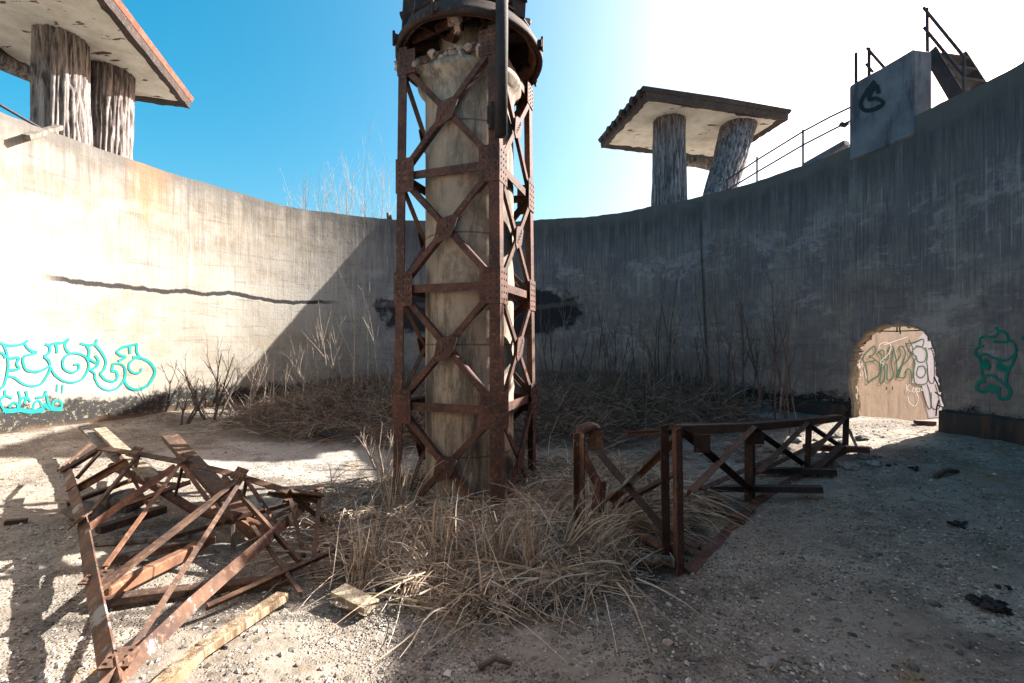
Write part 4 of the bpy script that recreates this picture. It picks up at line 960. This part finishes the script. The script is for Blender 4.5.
for px, top in [(546, 330), (556, 345), (563, 310), (571, 338), (580, 350), (588, 325), (597, 300), (604, 340), (613, 300), (622, 330), (629, 345), (640, 292), (652, 318), (660, 285), (668, 270), (680, 300), (690, 330), (702, 250), (712, 285), (720, 310), (734, 268), (742, 300), (752, 330), (764, 290), (775, 275), (786, 340), (797, 320), (553, 318), (567, 352), (577, 322), (592, 355), (608, 352), (617, 322), (626, 310), (646, 345), (656, 340), (664, 325), (684, 285), (695, 350), (708, 330), (716, 350), (738, 330), (746, 290), (770, 330), (780, 310), (790, 350), (550, 300), (635, 320), (675, 345), (728, 340), (758, 350)]:
    sd_ += 1; d = min(wall_d(px) - rnd.uniform(.4, 2.0), 12.7); add_sap(px, top + rnd.uniform(-4, 4), d, M_twig_dark if rnd.random() < .7 else M_twig, L_right, 'bare saplings right of the tower', sd_, rnd.uniform(.014, .026), rnd.randint(5, 9), .42)
# vines hanging down the wall by the tall sapling
mb = MB(); mb.tube([cyl(700, 222, TR - .03), cyl(701, 250, TR - .03), cyl(703, 290, TR - .04), cyl(705, 330, TR - .04), cyl(708, 385, TR - .05)], [.012, .016, .02, .02, .02], 5); single(mb, 'dead_vine', M_twig_dark, 'dark dead vine hanging straight down the shaded wall under the right shelter', 'vine')
# large shrubs at the left
def shrub(px, py, d, stems, h, lab, mat):
    x = (px - CX) * d / F; z = floor_z(x, d); mb = MB()
    for i in range(stems):
        a = rnd.uniform(0, 6.28); s = sapling_mb((x + .1 * math.cos(a), d + .1 * math.sin(a), z), h * rnd.uniform(.6, 1.05), 500 + i + px, rnd.uniform(.018, .03), (.55 * math.cos(a), .55 * math.sin(a)), 6, .6)
        n = len(mb.v); mb.v += s.v; mb.f += [tuple(n + q for q in f) for f in s.f]
    single(mb, 'bare_shrub', mat, lab, 'shrub', loc=Vector((x, d, z)))
shrub(212, 412, 9.5, 7, 1.75, 'wide dark leafless shrub against the sunlit left wall near the shadow edge', M_twig_dark)
shrub(240, 408, 10.2, 6, 1.7, 'bushy leafless shrub on the left end of the brush bank', M_twig)
shrub(180, 418, 9.0, 3, 1.1, 'low sparse dark shrub at the wall foot nearest the turquoise graffiti', M_twig_dark)
shrub(385, 462, 6.9, 3, 1.25, 'thin wiry bush growing beside the left post of the tower', M_twig)
# saplings outside beyond the far left rim
for i in range(16):
    px = 296 + i * 6.2 + rnd.uniform(-3, 3); d = rnd.uniform(17, 21); x = (px - CX) * d / F; h = rnd.uniform(1.4, 3.4) * (1.15 if i > 6 else .8)
    zt = WD(px, 214, d).z; mb = sapling_mb((x, d, 4.5), zt - 4.5 + h * .55, 700 + i, .02, (rnd.uniform(-.05, .05), 0), 9, .35)
    single(mb, 'bare_sapling', M_twig_pale, 'pale bare sapling outside beyond the far rim left of the tower', 'sapling', 'bare saplings beyond the rim', loc=Vector((x, d, 4.5)))

# ------------------------------------------------------------------ reeds round the column, brush bank, gravel
def blade(mb, p, d0, L, w, droop, rnd, n=5, fold=None):
    q = Vector(p); d = Vector(d0).normalized(); s = d.cross(Vector((rnd.uniform(-1, 1), rnd.uniform(-1, 1), .2))).normalized(); base = len(mb.v)
    for i in range(n + 1):
        ww = w * (1 - .75 * i / n); mb.v += [q + s * ww / 2, q - s * ww / 2]
        d = (d + Vector((rnd.uniform(-.1, .1), rnd.uniform(-.1, .1), -droop * (i + .5) / n))).normalized()
        q = q + d * L / n; g = floor_z(q.x, q.y) + .015
        if q.z < g: q.z = g + rnd.uniform(0, .05); d.z = max(d.z, 0)
    for i in range(n): a = base + 2 * i; mb.f.append((a, a + 1, a + 3, a + 2))
rnd = random.Random(5); mb = MB()
def in_reeds(x, y):
    u = (x - (-.05)) / 2.15; v = (y - 5.15) / 2.1; r = math.sqrt(u * u + v * v) + .16 * nz(x * 1.3, y * 1.3, 8)
    return r
tufts = 0
while tufts < 560:
    x = rnd.uniform(-2.6, 2.4); y = rnd.uniform(2.9, 7.4); r = in_reeds(x, y)
    if r > 1: continue
    if math.hypot(x - TOWER.x, y - TOWER.y) < .66: continue
    if x < -1.25 and y < 4.1: continue
    if x > 1.0 and y < 4.4: continue
    tufts += 1; lean_a = rnd.uniform(0, 6.28); lm = rnd.uniform(.6, 2.4); h = rnd.uniform(.34, .75) * (1 - .3 * r) * (.62 if math.hypot(x - TOWER.x - .2, y - 4.9) < .8 else 1)
    outw = Vector((x - TOWER.x, y - TOWER.y, 0)); outw.normalize()
    ld = Vector((math.cos(lean_a), math.sin(lean_a), 0)) * lm * .7 + outw * rnd.uniform(-.3, .5) * (1 - .7 * max(0, r))
    for b in range(rnd.randint(12, 26)):
        bx, by = x + rnd.gauss(0, .1), y + rnd.gauss(0, .1)
        if math.hypot(bx - TOWER.x, by - TOWER.y) < .62: continue
        d = ld + Vector((rnd.uniform(-.45, .45), rnd.uniform(-.45, .45), rnd.uniform(.3, .9)))
        blade(mb, (bx, by, floor_z(bx, by) + rnd.uniform(-.02, .12)), d, h * rnd.choice([.35, .5, .7, .9, 1.1, 1.25]) * rnd.uniform(.85, 1.2), rnd.uniform(.005, .016), rnd.choice([.1, .3, .6, 1.0, 1.5, 2.0]), rnd)
for _ in range(10000):        # flattened litter
    x = rnd.uniform(-2.9, 2.5); y = rnd.uniform(2.9, 7.6)
    if in_reeds(x, y) > 1.02 or (x > .9 and y < 4.3) or math.hypot(x - TOWER.x, y - TOWER.y) < .62: continue
    a = rnd.uniform(0, 6.28); blade(mb, (x, y, floor_z(x, y) + rnd.uniform(.01, .2)), (math.cos(a), math.sin(a), rnd.uniform(-.1, .25)), rnd.uniform(.15, .8), rnd.uniform(.005, .017), .2, rnd, 4)
# standing clumps seen in the photograph
for px, py, n, h, lean in [(395, 520, 36, .8, (-.05, 0)), (402, 520, 24, .7, (.15, 0)), (440, 575, 22, .8, (.1, -.1)), (500, 575, 60, .55, (.0, -.1)), (528, 580, 55, .6, (.1, 0)), (355, 590, 25, .55, (0, 0)), (372, 575, 30, .6, (.1, 0)), (610, 535, 40, .6, (.4, 0)), (560, 560, 40, .7, (.5, 0)), (470, 545, 40, .6, (-.4, -.2)), (585, 568, 60, .5, (.6, 0)), (432, 574, 40, .5, (-.4, -.1))]:
    p = GZ(px, py)
    for _ in range(n):
        q = p + Vector((rnd.gauss(0, .05), rnd.gauss(0, .08), 0)); blade(mb, (q.x, q.y, floor_z(q.x, q.y)), (lean[0] + rnd.uniform(-.2, .2), lean[1] + rnd.uniform(-.2, .2), 1), h * rnd.uniform(.6, 1.25), rnd.uniform(.007, .015), rnd.uniform(.02, .5), rnd, 6)
p = GZ(432, 560)
for i in range(9): blade(mb, (p.x + rnd.gauss(0, .03), p.y + rnd.gauss(0, .04), p.z), (.05 - .1 * rnd.random(), 0, 1), 1.25 * rnd.uniform(.9, 1.15), .016, 1.5, rnd, 12)
o = mb.build('dry_reeds', M_straw); o['kind'] = 'stuff'; o['label'] = 'tangled heap of dry straw coloured reeds around the tower foot'; o['category'] = 'reeds'

mb = MB(); rnd = random.Random(9); cnt = 0
def bank(x, y):
    r = math.hypot(x - TC.x, y - TC.y)
    if r > TR - .03: return 0
    edge = 8.15 + .35 * nz(x * .8, 1.0) + .4 * smooth(-3.6, -5.2, x)
    k = smooth(edge - .5, edge + .9, y)
    if x > 2.2: k *= smooth(5.3, 4.0, x - .25 * (y - 9))
    if x < -4.0: k *= smooth(-6.6, -5.0, x)
    return k
while cnt < 27000:
    x = rnd.uniform(-6.6, 6.2); y = rnd.uniform(7.6, 13.6)
    if rnd.random() > bank(x, y): continue
    cnt += 1; a = rnd.uniform(0, 6.28); up = rnd.uniform(-.1, .7) if rnd.random() < .85 else rnd.uniform(.8, 2.5)
    blade(mb, (x, y, floor_z(x, y) + rnd.uniform(0, .22)), (math.cos(a), math.sin(a), up), rnd.uniform(.2, .7) * (1.2 if up > .8 else 1), rnd.uniform(.007, .019), rnd.uniform(0, .6), rnd, 3)
for _ in range(5200):        # thinner litter between bank and reeds
    x = rnd.uniform(-4.0, 3.8); y = rnd.uniform(6.3, 9.4)
    if nz(x * .9, y * .9, 6) < -.08 or math.hypot(x - TOWER.x, y - TOWER.y) < .7: continue
    if x < -1.6 and y < 8.6: continue
    a = rnd.uniform(0, 6.28); blade(mb, (x, y, floor_z(x, y) + rnd.uniform(0, .08)), (math.cos(a), math.sin(a), rnd.uniform(-.1, .4)), rnd.uniform(.15, .5), rnd.uniform(.006, .012), .3, rnd, 3)
o = mb.build('dead_brush', M_brush); o['kind'] = 'stuff'; o['label'] = 'bank of dead brown brush and litter along the far wall'; o['category'] = 'brush'

mb = MB(); rnd = random.Random(12); cnt = 0
OCT = [(1, 0, 0), (-1, 0, 0), (0, 1, 0), (0, -1, 0), (0, 0, 1), (0, 0, -1)]; OF = [(0, 2, 4), (2, 1, 4), (1, 3, 4), (3, 0, 4), (2, 0, 5), (1, 2, 5), (3, 1, 5), (0, 3, 5)]
while cnt < 40000:
    d = 1.5 + 6.5 * rnd.random() ** 1.5; x = rnd.uniform(-1.25, 1.25) * d; y = d
    if math.hypot(x - TC.x, y - TC.y) > TR - .1: continue
    dens = smooth(-.25, .35, fbm(x * 1.1 + 4, y * 1.1, 2.0, 4)) * .8 + .2
    if rnd.random() > dens: continue
    cnt += 1; s = .0035 + .011 * rnd.random() ** 3 + (.014 if rnd.random() < .02 else 0); z = floor_z(x, y); n = len(mb.v); a = rnd.uniform(0, 6.28); ca, sa = math.cos(a), math.sin(a)
    for vx, vy, vz in OCT:
        vx *= rnd.uniform(.7, 1.4); vy *= rnd.uniform(.6, 1.1); vz *= rnd.uniform(.4, .8)
        mb.v.append(Vector((x + s * (vx * ca - vy * sa), y + s * (vx * sa + vy * ca), z + s * (vz + .25))))
    mb.f += [tuple(n + i for i in f) for f in OF]
o = mb.build('gravel', M_gravel); o['kind'] = 'stuff'; o['label'] = 'loose gravel scattered over the tank floor'; o['category'] = 'gravel'

# ------------------------------------------------------------------ stones and rubbish
def stone(px, py, r, mat, lab, sq=.5, group=None, seed=0):
    p = GZ(px, py); mb = MB(); mb.rock((p.x, p.y, p.z + r * sq * .35), r, 3, sq, seed, .5); single(mb, 'stone', mat, lab, 'stone', group, smooth_=False)
for i, (px, py, r, lab) in enumerate([(741, 421, .24, 'pale slab of broken concrete behind the right truss top, left of the other slab'), (768, 421, .24, 'pale slab of broken concrete behind the right truss top, near the black footing'), (768, 407, .22, 'tilted pale slab topmost on the brush bank before the wall'), (716, 432, .2, 'squat pale lump on the brush bank behind the right truss'),
                                      (769, 664, .045, 'flat white stone on the shaded floor at the bottom right of centre'), (668, 643, .03, 'small ochre stone on the shaded floor before the reeds')]):
    stone(px, py, r, M_pale_rubble if i == 5 else M_stone, lab, .45, None, i * 1.31 + .4)
rnd = random.Random(31)
for i in range(46):
    px = rnd.uniform(690, 885); py = rnd.uniform(432, 470)
    stone(px, py, rnd.uniform(.035, .085), rnd.choice([M_stone, M_stone_dark, M_stone]), 'small rubble stone strewn on the floor between the right truss and the broken hole', .6, 'rubble stones near the hole', i * .77)
for i in range(34):
    px = rnd.uniform(560, 1010); py = rnd.uniform(500, 675)
    stone(px, py, rnd.uniform(.012, .03), rnd.choice([M_stone, M_stone_dark, M_stone_dark]), 'small stone lying loose on the shaded gravel floor right of the reeds', .6, 'loose stones on the shaded floor', i * .57 + 9)
for i in range(22):
    px = rnd.uniform(5, 330); py = rnd.uniform(600, 680)
    stone(px, py, rnd.uniform(.010, .022), rnd.choice([M_stone, M_stone_dark]), 'small stone lying loose on the sunlit gravel by the left truss', .6, 'loose stones on the sunlit floor', i * .47 + 3)
def clump(px, py, r, lab, n, seed):
    rr = random.Random(seed); p = GZ(px, py); mb = MB()
    for i in range(n):
        mb.rock((p.x + rr.gauss(0, r * .7), p.y + rr.gauss(0, r * .5), p.z + rr.uniform(0, r * .5)), r * rr.uniform(.25, .6), 2, .6, seed + i * .3, 1.0)
    single(mb, 'charred_rubbish', M_char, lab, 'rubbish')
clump(992, 606, .07, 'larger black clump of charred rubbish on the floor near the right edge', 12, 3)
clump(957, 525, .06, 'black charred lump on the shaded floor below the right footing', 5, 5)
clump(1004, 588, .03, 'small black scrap just behind the larger charred clump', 3, 6)
clump(916, 470, .06, 'black scrap on the shaded floor left of the dark stick before the hole', 3, 8)
clump(892, 466, .05, 'small dark scrap at the edge of the sun patch before the hole', 3, 9)
for a, b, w, lab in [((935, 476, .03), (958, 471, .03), .05, 'dark stick on the shaded floor before the right footing'), ((772, 671, .02), (792, 663, .02), .012, 'thin curved stick beside the flat white stone at the bottom'), ((478, 668, .015), (512, 664, .015), .03, 'dark wooden splinter on the floor at the bottom centre'), ((300, 428, .1), (330, 437, .1), .12, 'black charred log lying on the front of the brush bank left of the tower'), ((600, 452, .04), (640, 437, .06), .05, 'pale curved branch lying on the brush behind the right truss')]:
    mb = MB(); p, q = GZ(*a), GZ(*b); m = (p + q) / 2 + Vector((0, .02, .03)); mb.tube([p, m, q], [w * .5, w * .55, w * .35], 7, True, .3); single(mb, 'stick', M_char if 'black' in lab else M_twig_dark if 'dark' in lab else M_twig, lab, 'stick', smooth_=True)
